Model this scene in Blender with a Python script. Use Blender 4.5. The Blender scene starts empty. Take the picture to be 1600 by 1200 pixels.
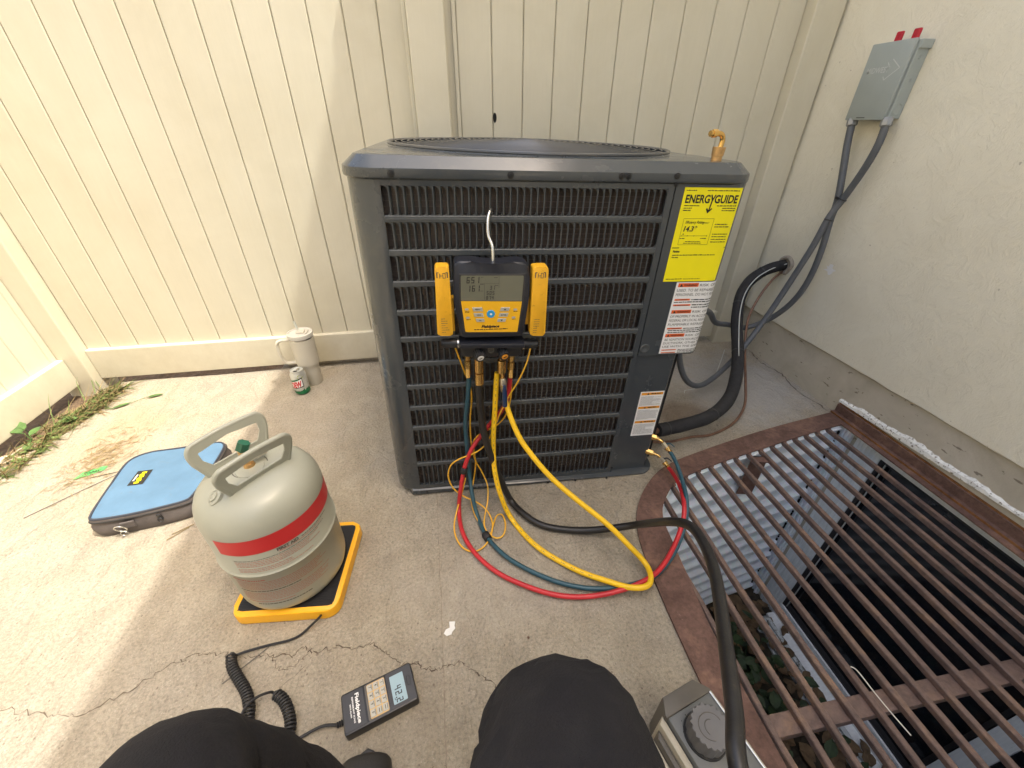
import bpy, bmesh, math, random
from mathutils import Vector, Matrix
random.seed(7)
R_ = math.radians
scene = bpy.context.scene
C = scene.collection

# ------------------------------------------------------------------ camera, world, sun, exposure
cam_data = bpy.data.cameras.new('camera')
cam = bpy.data.objects.new('camera', cam_data)
C.objects.link(cam)
cam_data.sensor_fit = 'HORIZONTAL'
cam_data.sensor_width = 36.0
cam_data.lens = 36.0 * 631.0 / 1600.0
cam_data.clip_start = 0.02
cam_data.clip_end = 600.0
cam.matrix_world = Matrix(((0.985874, 0.08799, -0.142517, 0.0),
                           (-0.167435, 0.539763, -0.824998, 0.0),
                           (0.004333, 0.837206, 0.546871, 1.08),
                           (0, 0, 0, 1)))
scene.camera = cam
scene.render.resolution_x = 1024
scene.render.resolution_y = 768

SUN_TO = Vector((0.433, -0.17, 1.0)).normalized()
world = bpy.data.worlds.new("World")
scene.world = world
world.use_nodes = True
wn = world.node_tree
wn.nodes.clear()
sky = wn.nodes.new('ShaderNodeTexSky')
sky.sky_type = 'NISHITA'
sky.sun_disc = False
sky.sun_elevation = math.asin(SUN_TO.z)
sky.sun_rotation = math.atan2(SUN_TO.x, SUN_TO.y)
sky.air_density = 1.5
sky.dust_density = 10.0
sky.ozone_density = 0.6
bg = wn.nodes.new('ShaderNodeBackground')
bg.inputs['Strength'].default_value = 0.15
wo = wn.nodes.new('ShaderNodeOutputWorld')
wn.links.new(sky.outputs[0], bg.inputs[0])
wn.links.new(bg.outputs[0], wo.inputs[0])

sun_data = bpy.data.lights.new('sun', 'SUN')
sun_data.energy = 2.0
sun_data.angle = R_(0.53)
sun_data.color = (1.0, 0.96, 0.85)
sun = bpy.data.objects.new('sun', sun_data)
C.objects.link(sun)
sun.rotation_euler = SUN_TO.to_track_quat('Z', 'Y').to_euler()
sun.location = SUN_TO * 12

scene.view_settings.view_transform = 'Standard'
scene.view_settings.look = 'None'
scene.view_settings.exposure = 1.46
scene.view_settings.gamma = 1.0
scene.view_settings.use_curve_mapping = False
scene.render.engine = 'CYCLES'
try:
    scene.cycles.max_bounces = 8
    scene.cycles.diffuse_bounces = 5
except Exception:
    pass

# ------------------------------------------------------------------ materials
MATS = {}
def new_mat(name):
    m = bpy.data.materials.new(name)
    m.use_nodes = True
    nt = m.node_tree
    bsdf = nt.nodes['Principled BSDF']
    MATS[name] = m
    return m, nt, bsdf
def N(nt, t, **kw):
    n = nt.nodes.new(t)
    for k, v in kw.items():
        if k in n.inputs: n.inputs[k].default_value = v
        else: setattr(n, k, v)
    return n
def pos(nt, scale=(1, 1, 1)):
    g = nt.nodes.new('ShaderNodeNewGeometry')
    mp = nt.nodes.new('ShaderNodeMapping')
    mp.inputs['Scale'].default_value = scale
    nt.links.new(g.outputs['Position'], mp.inputs['Vector'])
    return mp.outputs[0]
def noise(nt, vec, scale, detail=4, rough=0.55, dist=0.0):
    n = N(nt, 'ShaderNodeTexNoise')
    n.inputs['Scale'].default_value = scale
    n.inputs['Detail'].default_value = detail
    n.inputs['Roughness'].default_value = rough
    n.inputs['Distortion'].default_value = dist
    nt.links.new(vec, n.inputs['Vector'])
    return n.outputs['Fac']
def ramp(nt, fac, stops, interp='LINEAR'):
    r = nt.nodes.new('ShaderNodeValToRGB')
    r.color_ramp.interpolation = interp
    e = r.color_ramp.elements
    while len(e) < len(stops): e.new(0.5)
    for i, (p, c) in enumerate(stops):
        e[i].position = p
        e[i].color = (c[0], c[1], c[2], 1) if hasattr(c, '__len__') else (c, c, c, 1)
    nt.links.new(fac, r.inputs[0])
    return r.outputs['Color']
def mix(nt, fac, a, b, mode='MIX'):
    n = nt.nodes.new('ShaderNodeMix')
    n.data_type = 'RGBA'
    n.blend_type = mode
    def put(sock, v):
        if hasattr(v, 'is_output'): nt.links.new(v, sock)
        elif hasattr(v, '__len__'): sock.default_value = (v[0], v[1], v[2], 1)
        else: sock.default_value = v
    put(n.inputs[0], fac); put(n.inputs[6], a); put(n.inputs[7], b)
    return n.outputs[2]
def math_(nt, op, a, b=0.0):
    n = nt.nodes.new('ShaderNodeMath')
    n.operation = op
    for i, v in enumerate((a, b)):
        if hasattr(v, 'is_output'): nt.links.new(v, n.inputs[i])
        else: n.inputs[i].default_value = v
    return n.outputs[0]
def bump(nt, bsdf, heights):
    prev = None
    for h, strength, dist in heights:
        b = nt.nodes.new('ShaderNodeBump')
        b.inputs['Strength'].default_value = strength
        b.inputs['Distance'].default_value = dist
        nt.links.new(h, b.inputs['Height'])
        if prev: nt.links.new(prev, b.inputs['Normal'])
        prev = b.outputs[0]
    nt.links.new(prev, bsdf.inputs['Normal'])
def simple(name, col, rough=0.5, metal=0.0, var=0.12, vs=8.0, bs=0.0, bscale=60.0, scale=(1, 1, 1), second=None, sth=(0.55, 0.7), coat=0.0, rvar=0.0, spec=None):
    m, nt, b = new_mat(name)
    v = pos(nt, scale)
    n1 = noise(nt, v, vs, 6, 0.6)
    lo = [c * (1 - var) for c in col]; hi = [min(1, c * (1 + var)) for c in col]
    c = ramp(nt, n1, [(0.3, lo), (0.7, hi)])
    if second:
        n2 = noise(nt, v, vs * 2.7, 8, 0.65, 0.3)
        c = mix(nt, ramp(nt, n2, [(sth[0], 0.0), (sth[1], 1.0)]), c, second)
    nt.links.new(c, b.inputs['Base Color'])
    b.inputs['Metallic'].default_value = metal
    if rvar:
        n3 = noise(nt, v, vs * 1.7, 5, 0.6)
        rr = ramp(nt, n3, [(0.3, max(0, rough - rvar)), (0.7, min(1, rough + rvar))])
        nt.links.new(rr, b.inputs['Roughness'])
    else:
        b.inputs['Roughness'].default_value = rough
    if coat:
        b.inputs['Coat Weight'].default_value = coat; b.inputs['Coat Roughness'].default_value = 0.12
    if spec is not None: b.inputs['Specular IOR Level'].default_value = spec
    if bs: bump(nt, b, [(noise(nt, v, bscale, 5, 0.6), bs, 0.002)])
    return m

def make_materials():
    # concrete
    m, nt, b = new_mat('concrete')
    v = pos(nt)
    big = noise(nt, v, 1.7, 5, 0.6, 0.4)
    mid = noise(nt, v, 11, 7, 0.65, 0.6)
    fine = noise(nt, v, 140, 4, 0.7)
    grain = noise(nt, v, 420, 3, 0.7)
    c = ramp(nt, mid, [(0.25, (0.345, 0.292, 0.215)), (0.5, (0.415, 0.360, 0.270)), (0.75, (0.485, 0.428, 0.33))])
    c = mix(nt, ramp(nt, big, [(0.4, 0.0), (0.62, 0.45)]), c, (0.37, 0.34, 0.30))
    c = mix(nt, 0.5, c, ramp(nt, fine, [(0.34, 0.30), (0.5, 0.78), (0.66, 1.05)]), 'MULTIPLY')
    c = mix(nt, 0.5, c, ramp(nt, grain, [(0.3, 0.55), (0.6, 1.0)]), 'MULTIPLY')
    vor = N(nt, 'ShaderNodeTexVoronoi'); vor.inputs['Scale'].default_value = 75
    nt.links.new(v, vor.inputs['Vector'])
    sel = math_(nt, 'GREATER_THAN', noise(nt, v, 31, 2, 0.5), 0.56)
    spk = math_(nt, 'MULTIPLY', ramp(nt, vor.outputs['Distance'], [(0.10, 1.0), (0.22, 0.0)]), sel)
    c = mix(nt, math_(nt, 'MULTIPLY', spk, 0.8), c, (0.15, 0.12, 0.09))
    vor2 = N(nt, 'ShaderNodeTexVoronoi'); vor2.inputs['Scale'].default_value = 110
    nt.links.new(pos(nt, (1, 1, 1)), vor2.inputs['Vector'])
    spk2 = ramp(nt, vor2.outputs['Distance'], [(0.08, 1.0), (0.2, 0.0)])
    c = mix(nt, math_(nt, 'MULTIPLY', spk2, 0.35), c, (0.62, 0.57, 0.50))
    # bluish-grey slab behind the right side of the unit, rust stain by the service valves
    def spot(cx, cy, rx, ry, soft=0.35):
        g = nt.nodes.new('ShaderNodeNewGeometry')
        mp = nt.nodes.new('ShaderNodeMapping'); mp.vector_type = 'POINT'
        mp.inputs['Location'].default_value = (-cx / rx, -cy / ry, 0)
        mp.inputs['Scale'].default_value = (1 / rx, 1 / ry, 0)
        nt.links.new(g.outputs['Position'], mp.inputs['Vector'])
        L = nt.nodes.new('ShaderNodeVectorMath'); L.operation = 'LENGTH'
        nt.links.new(mp.outputs[0], L.inputs[0])
        d = math_(nt, 'ADD', L.outputs['Value'], math_(nt, 'MULTIPLY', math_(nt, 'SUBTRACT', noise(nt, v, 7, 5, 0.65), 0.5), 1.3))
        return ramp(nt, d, [(0.5, 1.0), (0.95, 0.0)])
    c = mix(nt, math_(nt, 'MULTIPLY', spot(1.35, 1.45, 0.42, 0.4), 0.55), c, (0.36, 0.36, 0.36))
    c = mix(nt, math_(nt, 'MULTIPLY', spot(0.98, 1.28, 0.16, 0.12), 0.6), c, (0.12, 0.075, 0.045))
    c = mix(nt, math_(nt, 'MULTIPLY', spot(-0.2, 0.36, 0.2, 0.1), 0.25), c, (0.2, 0.17, 0.14))
    c = mix(nt, math_(nt, 'MULTIPLY', spot(-1.35, 1.5, 0.16, 0.3), 0.45), c, (0.40, 0.28, 0.17))
    c = mix(nt, math_(nt, 'MULTIPLY', spot(0.05, 0.62, 0.30, 0.16), 0.20), c, (0.50, 0.46, 0.40))
    c = mix(nt, math_(nt, 'MULTIPLY', spot(-0.75, 1.2, 0.3, 0.5), 0.22), c, (0.30, 0.25, 0.19))
    c = mix(nt, math_(nt, 'MULTIPLY', spot(0.42, 0.9, 0.25, 0.10), 0.15), c, (0.26, 0.22, 0.18))
    nt.links.new(c, b.inputs['Base Color'])
    b.inputs['Roughness'].default_value = 0.92
    trow = noise(nt, pos(nt, (1, 0.6, 1)), 16, 6, 0.6, 1.6)
    bump(nt, b, [(trow, 0.9, 0.020), (fine, 0.7, 0.004), (grain, 0.5, 0.0015)])

    # vinyl boards
    m, nt, b = new_mat('vinyl')
    v = pos(nt, (1, 1, 0.05)); v1 = pos(nt)
    g1 = noise(nt, v, 160, 5, 0.6)
    dirt = noise(nt, v1, 3.0, 6, 0.65, 0.5)
    c = mix(nt, ramp(nt, dirt, [(0.35, 0.0), (0.75, 1.0)]), (0.63, 0.595, 0.48), (0.57, 0.53, 0.41))
    c = mix(nt, 0.05, c, ramp(nt, g1, [(0.35, 0.55), (0.65, 1.0)]), 'MULTIPLY')
    gz = nt.nodes.new('ShaderNodeNewGeometry'); sz = nt.nodes.new('ShaderNodeSeparateXYZ'); nt.links.new(gz.outputs['Position'], sz.inputs[0])
    low = ramp(nt, math_(nt, 'ADD', sz.outputs['Z'], math_(nt, 'MULTIPLY', noise(nt, v1, 9, 6, 0.7), 0.35)), [(0.17, 1.0), (0.34, 0.0)])
    c = mix(nt, math_(nt, 'MULTIPLY', low, 0.35), c, (0.36, 0.30, 0.20))
    nt.links.new(c, b.inputs['Base Color'])
    b.inputs['Roughness'].default_value = 0.42
    bump(nt, b, [(g1, 0.10, 0.0010), (noise(nt, pos(nt, (1, 1, 0.2)), 4, 1, 0.4), 0.12, 0.006)])

    simple('vinyl_groove', (0.42, 0.38, 0.29), 0.6)  # darker copy of the vinyl, gap shade put into its colour
    # stucco
    m, nt, b = new_mat('stucco')
    v = pos(nt)
    n1 = noise(nt, v, 4, 6, 0.6, 0.8); n2 = noise(nt, v, 13, 8, 0.7, 1.4); n3 = noise(nt, v, 220, 3, 0.7)
    c = ramp(nt, n1, [(0.3, (0.74, 0.70, 0.575)), (0.7, (0.81, 0.775, 0.65))])
    sp = ramp(nt, noise(nt, v, 55, 2, 0.5), [(0.755, 0.0), (0.78, 1.0)])
    c = mix(nt, math_(nt, 'MULTIPLY', sp, 0.5), c, (0.25, 0.20, 0.15))
    nt.links.new(c, b.inputs['Base Color'])
    b.inputs['Roughness'].default_value = 0.85
    ridge = ramp(nt, n2, [(0.46, 0.0), (0.50, 1.0), (0.54, 0.0)])
    patch = ramp(nt, noise(nt, v, 2.1, 3, 0.5), [(0.48, 0.0), (0.62, 1.0)])
    bump(nt, b, [(n2, 0.32, 0.012), (math_(nt, 'MULTIPLY', ridge, patch), 0.20, 0.005), (n3, 0.4, 0.002)])

    # foundation plaster
    m, nt, b = new_mat('foundation_plaster')
    v = pos(nt)
    n1 = noise(nt, v, 5, 7, 0.65, 0.6)
    c = ramp(nt, n1, [(0.3, (0.44, 0.40, 0.32)), (0.55, (0.53, 0.485, 0.40)), (0.75, (0.60, 0.555, 0.47))])
    sp = ramp(nt, noise(nt, pos(nt, (1, 0.4, 1)), 60, 3, 0.6), [(0.66, 0.0), (0.70, 1.0)])
    c = mix(nt, math_(nt, 'MULTIPLY', sp, 0.7), c, (0.13, 0.10, 0.07))
    nt.links.new(c, b.inputs['Base Color'])
    b.inputs['Roughness'].default_value = 0.9
    bump(nt, b, [(n1, 0.4, 0.01), (noise(nt, v, 120, 4, 0.7), 0.4, 0.002)])

    # rust
    def rust(name, a, bcol, ccol, rough=0.85):
        m, nt, b = new_mat(name)
        v = pos(nt)
        n1 = noise(nt, v, 9, 7, 0.65, 0.6); n2 = noise(nt, v, 75, 5, 0.7); n3 = noise(nt, v, 260, 3, 0.7)
        c = ramp(nt, n1, [(0.3, a), (0.55, bcol), (0.8, ccol)])
        c = mix(nt, 0.6, c, ramp(nt, n2, [(0.3, 0.35), (0.6, 1.0)]), 'MULTIPLY')
        pale = ramp(nt, noise(nt, v, 22, 6, 0.7, 1.0), [(0.66, 0.0), (0.72, 1.0)])
        c = mix(nt, math_(nt, 'MULTIPLY', pale, 0.35), c, (0.36, 0.27, 0.22))
        nt.links.new(c, b.inputs['Base Color'])
        b.inputs['Roughness'].default_value = rough
        bump(nt, b, [(n2, 0.6, 0.003), (n3, 0.4, 0.001)])
    rust('rust', (0.09, 0.046, 0.034), (0.165, 0.092, 0.070), (0.31, 0.175, 0.115))
    rust('rust_bar', (0.095, 0.062, 0.055), (0.17, 0.108, 0.086), (0.33, 0.19, 0.10), 0.45)
    rust('rust_orange', (0.14, 0.055, 0.02), (0.26, 0.11, 0.035), (0.36, 0.20, 0.08))

    # galvanised steel
    m, nt, b = new_mat('galvanised')
    v = pos(nt)
    vor = N(nt, 'ShaderNodeTexVoronoi'); vor.inputs['Scale'].default_value = 45
    nt.links.new(v, vor.inputs['Vector'])
    c = mix(nt, 0.25, ramp(nt, noise(nt, v, 5, 5, 0.6), [(0.3, (0.74, 0.79, 0.84)), (0.7, (0.84, 0.89, 0.93))]), vor.outputs['Color'], 'SOFT_LIGHT')
    c = mix(nt, ramp(nt, noise(nt, pos(nt, (1, 1, 3)), 8, 6, 0.7), [(0.62, 0.0), (0.75, 0.5)]), c, (0.30, 0.31, 0.31))
    nt.links.new(c, b.inputs['Base Color'])
    b.inputs['Metallic'].default_value = 0.0
    b.inputs['Roughness'].default_value = 0.5

    simple('white_vinyl', (0.78, 0.81, 0.83), 0.45, var=0.08, vs=30, scale=(1, 3, .2), second=(0.36, 0.38, 0.37), sth=(0.62, 0.8))
    simple('sill_dirty', (0.50, 0.54, 0.56), 0.6, var=0.2, vs=12, second=(0.07, 0.07, 0.06), sth=(0.50, 0.62))
    simple('frame_grey', (0.50, 0.52, 0.50), 0.5, var=0.1)
    m = simple('window_glass', (0.012, 0.015, 0.02), 0.06, var=0.05)
    simple('rubber_black', (0.014, 0.014, 0.016), 0.55, var=0.2)
    simple('sealant', (0.80, 0.80, 0.76), 0.8, var=0.12, vs=40, second=(0.20, 0.17, 0.13), sth=(0.56, 0.62), bs=0.6, bscale=90)
    simple('mortar', (0.36, 0.32, 0.27), 0.95, var=0.25, vs=60, bs=0.8, bscale=120)
    simple('soil', (0.12, 0.08, 0.05), 0.98, var=0.4, vs=60, bs=0.9, bscale=140)
    simple('bounce_gravel', (0.40, 0.37, 0.30), 0.95, var=0.5, vs=14, bs=0.8, bscale=80)  # pale gravel, not grass, kept light to bounce into the shade
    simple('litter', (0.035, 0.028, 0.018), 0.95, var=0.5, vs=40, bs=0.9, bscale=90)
    simple('roof_tile', (0.16, 0.11, 0.08), 0.85, var=0.25, vs=10)
    simple('eave_paint', (0.45, 0.38, 0.28), 0.7)
    simple('fill_wall_pale', (0.72, 0.69, 0.60), 0.8)  # wall colour of the unseen house that fills the shade
    # unit
    simple('unit_paint', (0.052, 0.060, 0.067), 0.24, var=0.10, vs=5, rvar=0.08, second=(0.080, 0.080, 0.076), sth=(0.57, 0.82), bs=0.06, bscale=220, coat=0.25)
    simple('louver_paint', (0.064, 0.072, 0.077), 0.45, var=0.14, vs=25)
    simple('coil_fin', (0.085, 0.064, 0.052), 0.55, var=0.30, vs=12)
    simple('coil_tube', (0.10, 0.075, 0.058), 0.4, var=0.35, vs=40)
    simple('void', (0.006, 0.006, 0.007), 0.9)  # near black, painted in for the shade inside holes and hollow parts
    simple('wire_black', (0.075, 0.077, 0.08), 0.25, var=0.1)
    simple('brass', (0.78, 0.50, 0.17), 0.24, 0.95, var=0.08, vs=30, rvar=0.06)
    simple('brass_rough', (0.66, 0.42, 0.19), 0.40, 0.85, var=0.25, vs=60)
    simple('copper', (0.19, 0.105, 0.07), 0.42, 0.4, var=0.35, vs=25)
    simple('steel', (0.62, 0.62, 0.60), 0.25, 0.95, var=0.1)
    simple('nickel', (0.66, 0.61, 0.52), 0.3, 0.9, var=0.15, vs=60)
    simple('foam_black', (0.018, 0.018, 0.02), 0.85, var=0.3, vs=30, bs=0.5, bscale=120)
    simple('black_plastic', (0.018, 0.019, 0.022), 0.38, var=0.15, vs=20)
    simple('navy_plastic', (0.018, 0.020, 0.028), 0.35, var=0.15, vs=20)
    simple('charcoal_plastic', (0.035, 0.034, 0.036), 0.4, var=0.12, vs=30)
    simple('yellow_plastic', (0.80, 0.42, 0.02), 0.45, var=0.06, vs=30, second=(0.55, 0.26, 0.015), sth=(0.60, 0.72), bs=0.1, bscale=200)
    simple('yellow_clean', (0.83, 0.45, 0.015), 0.4, var=0.04)
    simple('scale_yellow', (0.85, 0.42, 0.012), 0.38, var=0.05)
    simple('lcd', (0.155, 0.155, 0.115), 0.22, var=0.05)
    simple('lcd_blue', (0.30, 0.42, 0.47), 0.25, var=0.04)
    simple('lcd_ink', (0.012, 0.012, 0.010), 0.5)
    simple('button_grey', (0.42, 0.41, 0.36), 0.5)
    simple('button_blue', (0.03, 0.30, 0.62), 0.35)
    simple('lever_blue', (0.012, 0.035, 0.10), 0.35)
    simple('ink', (0.012, 0.012, 0.012), 0.6)
    simple('ink_red', (0.42, 0.13, 0.10), 0.6)
    simple('ink_white', (0.80, 0.80, 0.78), 0.6)
    simple('label_yellow', (0.88, 0.78, 0.0), 0.5, var=0.03)
    simple('label_white', (0.80, 0.80, 0.80), 0.5, var=0.03)
    simple('label_orange', (0.75, 0.13, 0.025), 0.5, var=0.04)
    simple('label_amber', (0.72, 0.30, 0.02), 0.5, var=0.05)
    simple('keypad_amber', (0.62, 0.42, 0.17), 0.5)
    simple('hose_yellow', (0.84, 0.52, 0.012), 0.42, var=0.06, vs=30, second=(0.50, 0.31, 0.02), sth=(0.62, 0.78), rvar=0.08)
    simple('hose_red', (0.50, 0.022, 0.030), 0.40, var=0.10, vs=30, second=(0.30, 0.03, 0.035), sth=(0.60, 0.78), rvar=0.08)
    simple('hose_teal', (0.020, 0.075, 0.105), 0.40, var=0.10, vs=30)
    simple('hose_black', (0.017, 0.016, 0.016), 0.38, var=0.2, vs=35, second=(0.055, 0.050, 0.042), sth=(0.60, 0.76), bs=0.15, bscale=200)
    simple('wire_yellow', (0.80, 0.44, 0.03), 0.45, var=0.05)
    simple('conduit', (0.095, 0.103, 0.115), 0.45, var=0.12, vs=20)
    simple('box_grey', (0.34, 0.38, 0.37), 0.42, var=0.05, vs=10, bs=0.08, bscale=300)
    simple('box_grey_lit', (0.50, 0.53, 0.52), 0.42, var=0.05)
    simple('zinc', (0.32, 0.33, 0.34), 0.4, 0.6)
    simple('red_plastic', (0.45, 0.01, 0.03), 0.4)
    simple('tank_paint', (0.33, 0.335, 0.275), 0.36, var=0.05, vs=6, rvar=0.08, second=(0.22, 0.21, 0.17), sth=(0.66, 0.74), bs=0.03, bscale=60)
    simple('tank_red', (0.52, 0.018, 0.022), 0.42, var=0.06, vs=12, second=(0.62, 0.30, 0.28), sth=(0.70, 0.76))
    simple('green_knob', (0.012, 0.11, 0.06), 0.4)
    simple('bag_blue', (0.085, 0.165, 0.26), 0.85, var=0.12, vs=9, second=(0.10, 0.14, 0.18), sth=(0.6, 0.8), bs=0.4, bscale=700)
    simple('bag_fabric', (0.10, 0.085, 0.080), 0.85, var=0.25, vs=14, bs=0.5, bscale=500)
    simple('piping', (0.03, 0.035, 0.05), 0.7)
    simple('cup_cream', (0.60, 0.565, 0.475), 0.45, var=0.03)
    simple('cup_lid', (0.62, 0.60, 0.54), 0.35, var=0.03)
    simple('straw', (0.62, 0.64, 0.58), 0.3)
    simple('can_silver', (0.62, 0.64, 0.62), 0.3, 0.6, var=0.12, vs=60)
    simple('can_green', (0.01, 0.15, 0.055), 0.35, 0.2, var=0.2, vs=80)
    simple('can_lime', (0.36, 0.44, 0.03), 0.35, 0.2)
    simple('can_red', (0.60, 0.012, 0.02), 0.4)
    simple('trouser', (0.0105, 0.0100, 0.0125), 0.95, var=0.3, vs=9, bs=0.8, bscale=420, second=(0.015, 0.0145, 0.016), sth=(0.5, 0.7), spec=0.4)
    simple('shirt', (0.05, 0.06, 0.09), 0.9)
    simple('skin', (0.45, 0.26, 0.18), 0.5)
    simple('hair', (0.03, 0.02, 0.013), 0.6)
    simple('shoe', (0.02, 0.019, 0.018), 0.6, var=0.2, vs=40, bs=0.4, bscale=200)
    simple('pump_grey', (0.135, 0.14, 0.135), 0.5, var=0.1, vs=14, bs=0.15, bscale=300)
    simple('pump_beige', (0.43, 0.39, 0.30), 0.4, var=0.1, vs=30, rvar=0.1, second=(0.22, 0.19, 0.14), sth=(0.62, 0.78))
    simple('pump_dark', (0.10, 0.09, 0.075), 0.5, var=0.12, vs=30)
    simple('pump_knob', (0.13, 0.128, 0.13), 0.55, var=0.08, vs=30)
    simple('leaf_green', (0.07, 0.14, 0.035), 0.6, var=0.35, vs=30)
    simple('leaf_dark', (0.022, 0.045, 0.014), 0.6, var=0.4, vs=30)
    simple('leaf_dead', (0.13, 0.085, 0.045), 0.8, var=0.4, vs=30)
    simple('grass_green', (0.10, 0.145, 0.035), 0.7, var=0.35, vs=40)
    simple('grass_straw', (0.24, 0.175, 0.08), 0.8, var=0.3, vs=40)
    simple('straw_pale', (0.75, 0.72, 0.62), 0.7)
    simple('tape_green', (0.09, 0.42, 0.12), 0.6)
    simple('paper', (0.72, 0.72, 0.70), 0.8)
    simple('crack_dark', (0.11, 0.085, 0.062), 0.98, var=0.3, vs=60)
    simple('joint_dark', (0.26, 0.215, 0.165), 0.98, var=0.3, vs=60)
    simple('stone', (0.50, 0.44, 0.34), 0.9, var=0.2, vs=30, bs=0.5, bscale=60)
make_materials()

# ------------------------------------------------------------------ helpers
def tag(o, label=None, cat=None, group=None, kind=None):
    if label: o['label'] = label
    if cat: o['category'] = cat
    if group: o['group'] = group
    if kind: o['kind'] = kind
    return o
def thing(name, label, cat, loc=(0, 0, 0), rot=(0, 0, 0), group=None, matrix=None):
    o = bpy.data.objects.new(name, None)
    o.empty_display_size = 0.05
    C.objects.link(o)
    if matrix is not None: o.matrix_world = matrix
    else:
        o.location = loc; o.rotation_euler = rot
    return tag(o, label, cat, group)

class B:
    """collects shapes, then links them as one mesh object"""
    def __init__(s):
        s.bm = bmesh.new()
    def poly(s, verts, faces):
        vs = [s.bm.verts.new(v) for v in verts]
        for f in faces:
            try: s.bm.faces.new([vs[i] for i in f])
            except ValueError: pass
        return vs
    def box(s, x0, x1, y0, y1, z0, z1, M=None, bev=0.0, seg=2):
        vs = [Vector((x, y, z)) for z in (z0, z1) for y in (y0, y1) for x in (x0, x1)]
        b = s.bm if not bev else bmesh.new()
        bv = [b.verts.new(v) for v in vs]
        for f in ((0, 2, 3, 1), (4, 5, 7, 6), (0, 1, 5, 4), (2, 6, 7, 3), (0, 4, 6, 2), (1, 3, 7, 5)):
            b.faces.new([bv[i] for i in f])
        if bev:
            bmesh.ops.bevel(b, geom=b.edges[:], offset=bev, segments=seg, affect='EDGES', profile=0.5)
            if M is not None: bmesh.ops.transform(b, matrix=M, verts=b.verts[:])
            s.merge(b)
        elif M is not None:
            for v in bv: v.co = M @ v.co
        return s
    def merge(s, b):
        me = bpy.data.meshes.new('tmp'); b.to_mesh(me); b.free()
        s.bm.from_mesh(me); bpy.data.meshes.remove(me)
    def mesh(s, me, fn):
        n0 = len(s.bm.verts)
        s.bm.from_mesh(me)
        s.bm.verts.ensure_lookup_table()
        for v in s.bm.verts[n0:]: v.co = fn(v.co)
    def tube(s, path, r, seg=10, closed=False, cap=True, radii=None, flat=None):
        P = [Vector(p) for p in path]
        n = len(P)
        T = []
        for i in range(n):
            if closed: t = P[(i + 1) % n] - P[i - 1]
            else: t = P[min(i + 1, n - 1)] - P[max(i - 1, 0)]
            T.append(t.normalized() if t.length > 1e-9 else Vector((0, 0, 1)))
        up = Vector((0, 0, 1)) if abs(T[0].z) < 0.9 else Vector((1, 0, 0))
        U = (up - T[0] * up.dot(T[0])).normalized()
        rings = []
        for i in range(n):
            if i:
                U = U - T[i] * U.dot(T[i])
                U = U.normalized() if U.length > 1e-6 else T[i].orthogonal().normalized()
            V = T[i].cross(U)
            rr = radii[i] if radii else r
            fx = flat or 1.0
            rings.append([s.bm.verts.new(P[i] + U * (rr * math.cos(a)) * fx + V * (rr * math.sin(a))) for a in [2 * math.pi * k / seg for k in range(seg)]])
        m = n if closed else n - 1
        for i in range(m):
            a, b = rings[i], rings[(i + 1) % n]
            for k in range(seg):
                s.bm.faces.new((a[k], a[(k + 1) % seg], b[(k + 1) % seg], b[k]))
        if cap and not closed:
            s.bm.faces.new(list(reversed(rings[0]))); s.bm.faces.new(rings[-1])
        return s
    def cyl(s, p0, p1, r, r1=None, seg=20):
        return s.tube([p0, p1], r, seg, radii=[r, r if r1 is None else r1])
    def lathe(s, prof, c=(0, 0, 0), seg=48, M=None):
        c = Vector(c); rings = []
        for r, z in prof:
            if r < 1e-6: ring = [s.bm.verts.new(c + Vector((0, 0, z)))]
            else: ring = [s.bm.verts.new(c + Vector((r * math.cos(2 * math.pi * k / seg), r * math.sin(2 * math.pi * k / seg), z))) for k in range(seg)]
            rings.append(ring)
        for a, b in zip(rings, rings[1:]):
            for k in range(seg):
                k2 = (k + 1) % seg
                if len(a) == 1 and len(b) == 1: continue
                if len(a) == 1: f = (a[0], b[k2], b[k])
                elif len(b) == 1: f = (a[k], a[k2], b[0])
                else: f = (a[k], a[k2], b[k2], b[k])
                s.bm.faces.new(f)
        if M is not None:
            for ring in rings:
                for v in ring: v.co = M @ v.co
        return s
    def prism(s, pts, z0, z1, M=None, bev=0.0):
        b = bmesh.new()
        lo = [b.verts.new((p[0], p[1], z0)) for p in pts]; hi = [b.verts.new((p[0], p[1], z1)) for p in pts]
        n = len(pts)
        for i in range(n): b.faces.new((lo[i], lo[(i + 1) % n], hi[(i + 1) % n], hi[i]))
        t = b.faces.new(hi); l = b.faces.new(list(reversed(lo)))
        if bev:
            bmesh.ops.bevel(b, geom=list(t.edges), offset=bev, segments=2, affect='EDGES', profile=0.5)
        if M is not None: bmesh.ops.transform(b, matrix=M, verts=b.verts[:])
        s.merge(b)
        return s
    def build(s, name, mat, parent=None, smooth=False, angle=40, kind=None):
        bmesh.ops.recalc_face_normals(s.bm, faces=s.bm.faces[:])
        me = bpy.data.meshes.new(name)
        s.bm.to_mesh(me); s.bm.free()
        return link(name, me, mat, parent, smooth, angle, kind)
def link(name, me, mat, parent=None, smooth=False, angle=40, kind=None):
    if mat is not None and not me.materials: me.materials.append(MATS[mat])
    if smooth:
        me.polygons.foreach_set('use_smooth', [True] * len(me.polygons))
        try: me.set_sharp_from_angle(angle=R_(angle))
        except Exception: pass
    o = bpy.data.objects.new(name, me)
    C.objects.link(o)
    if parent is not None: o.parent = parent
    if kind: o['kind'] = kind
    return o
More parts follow.
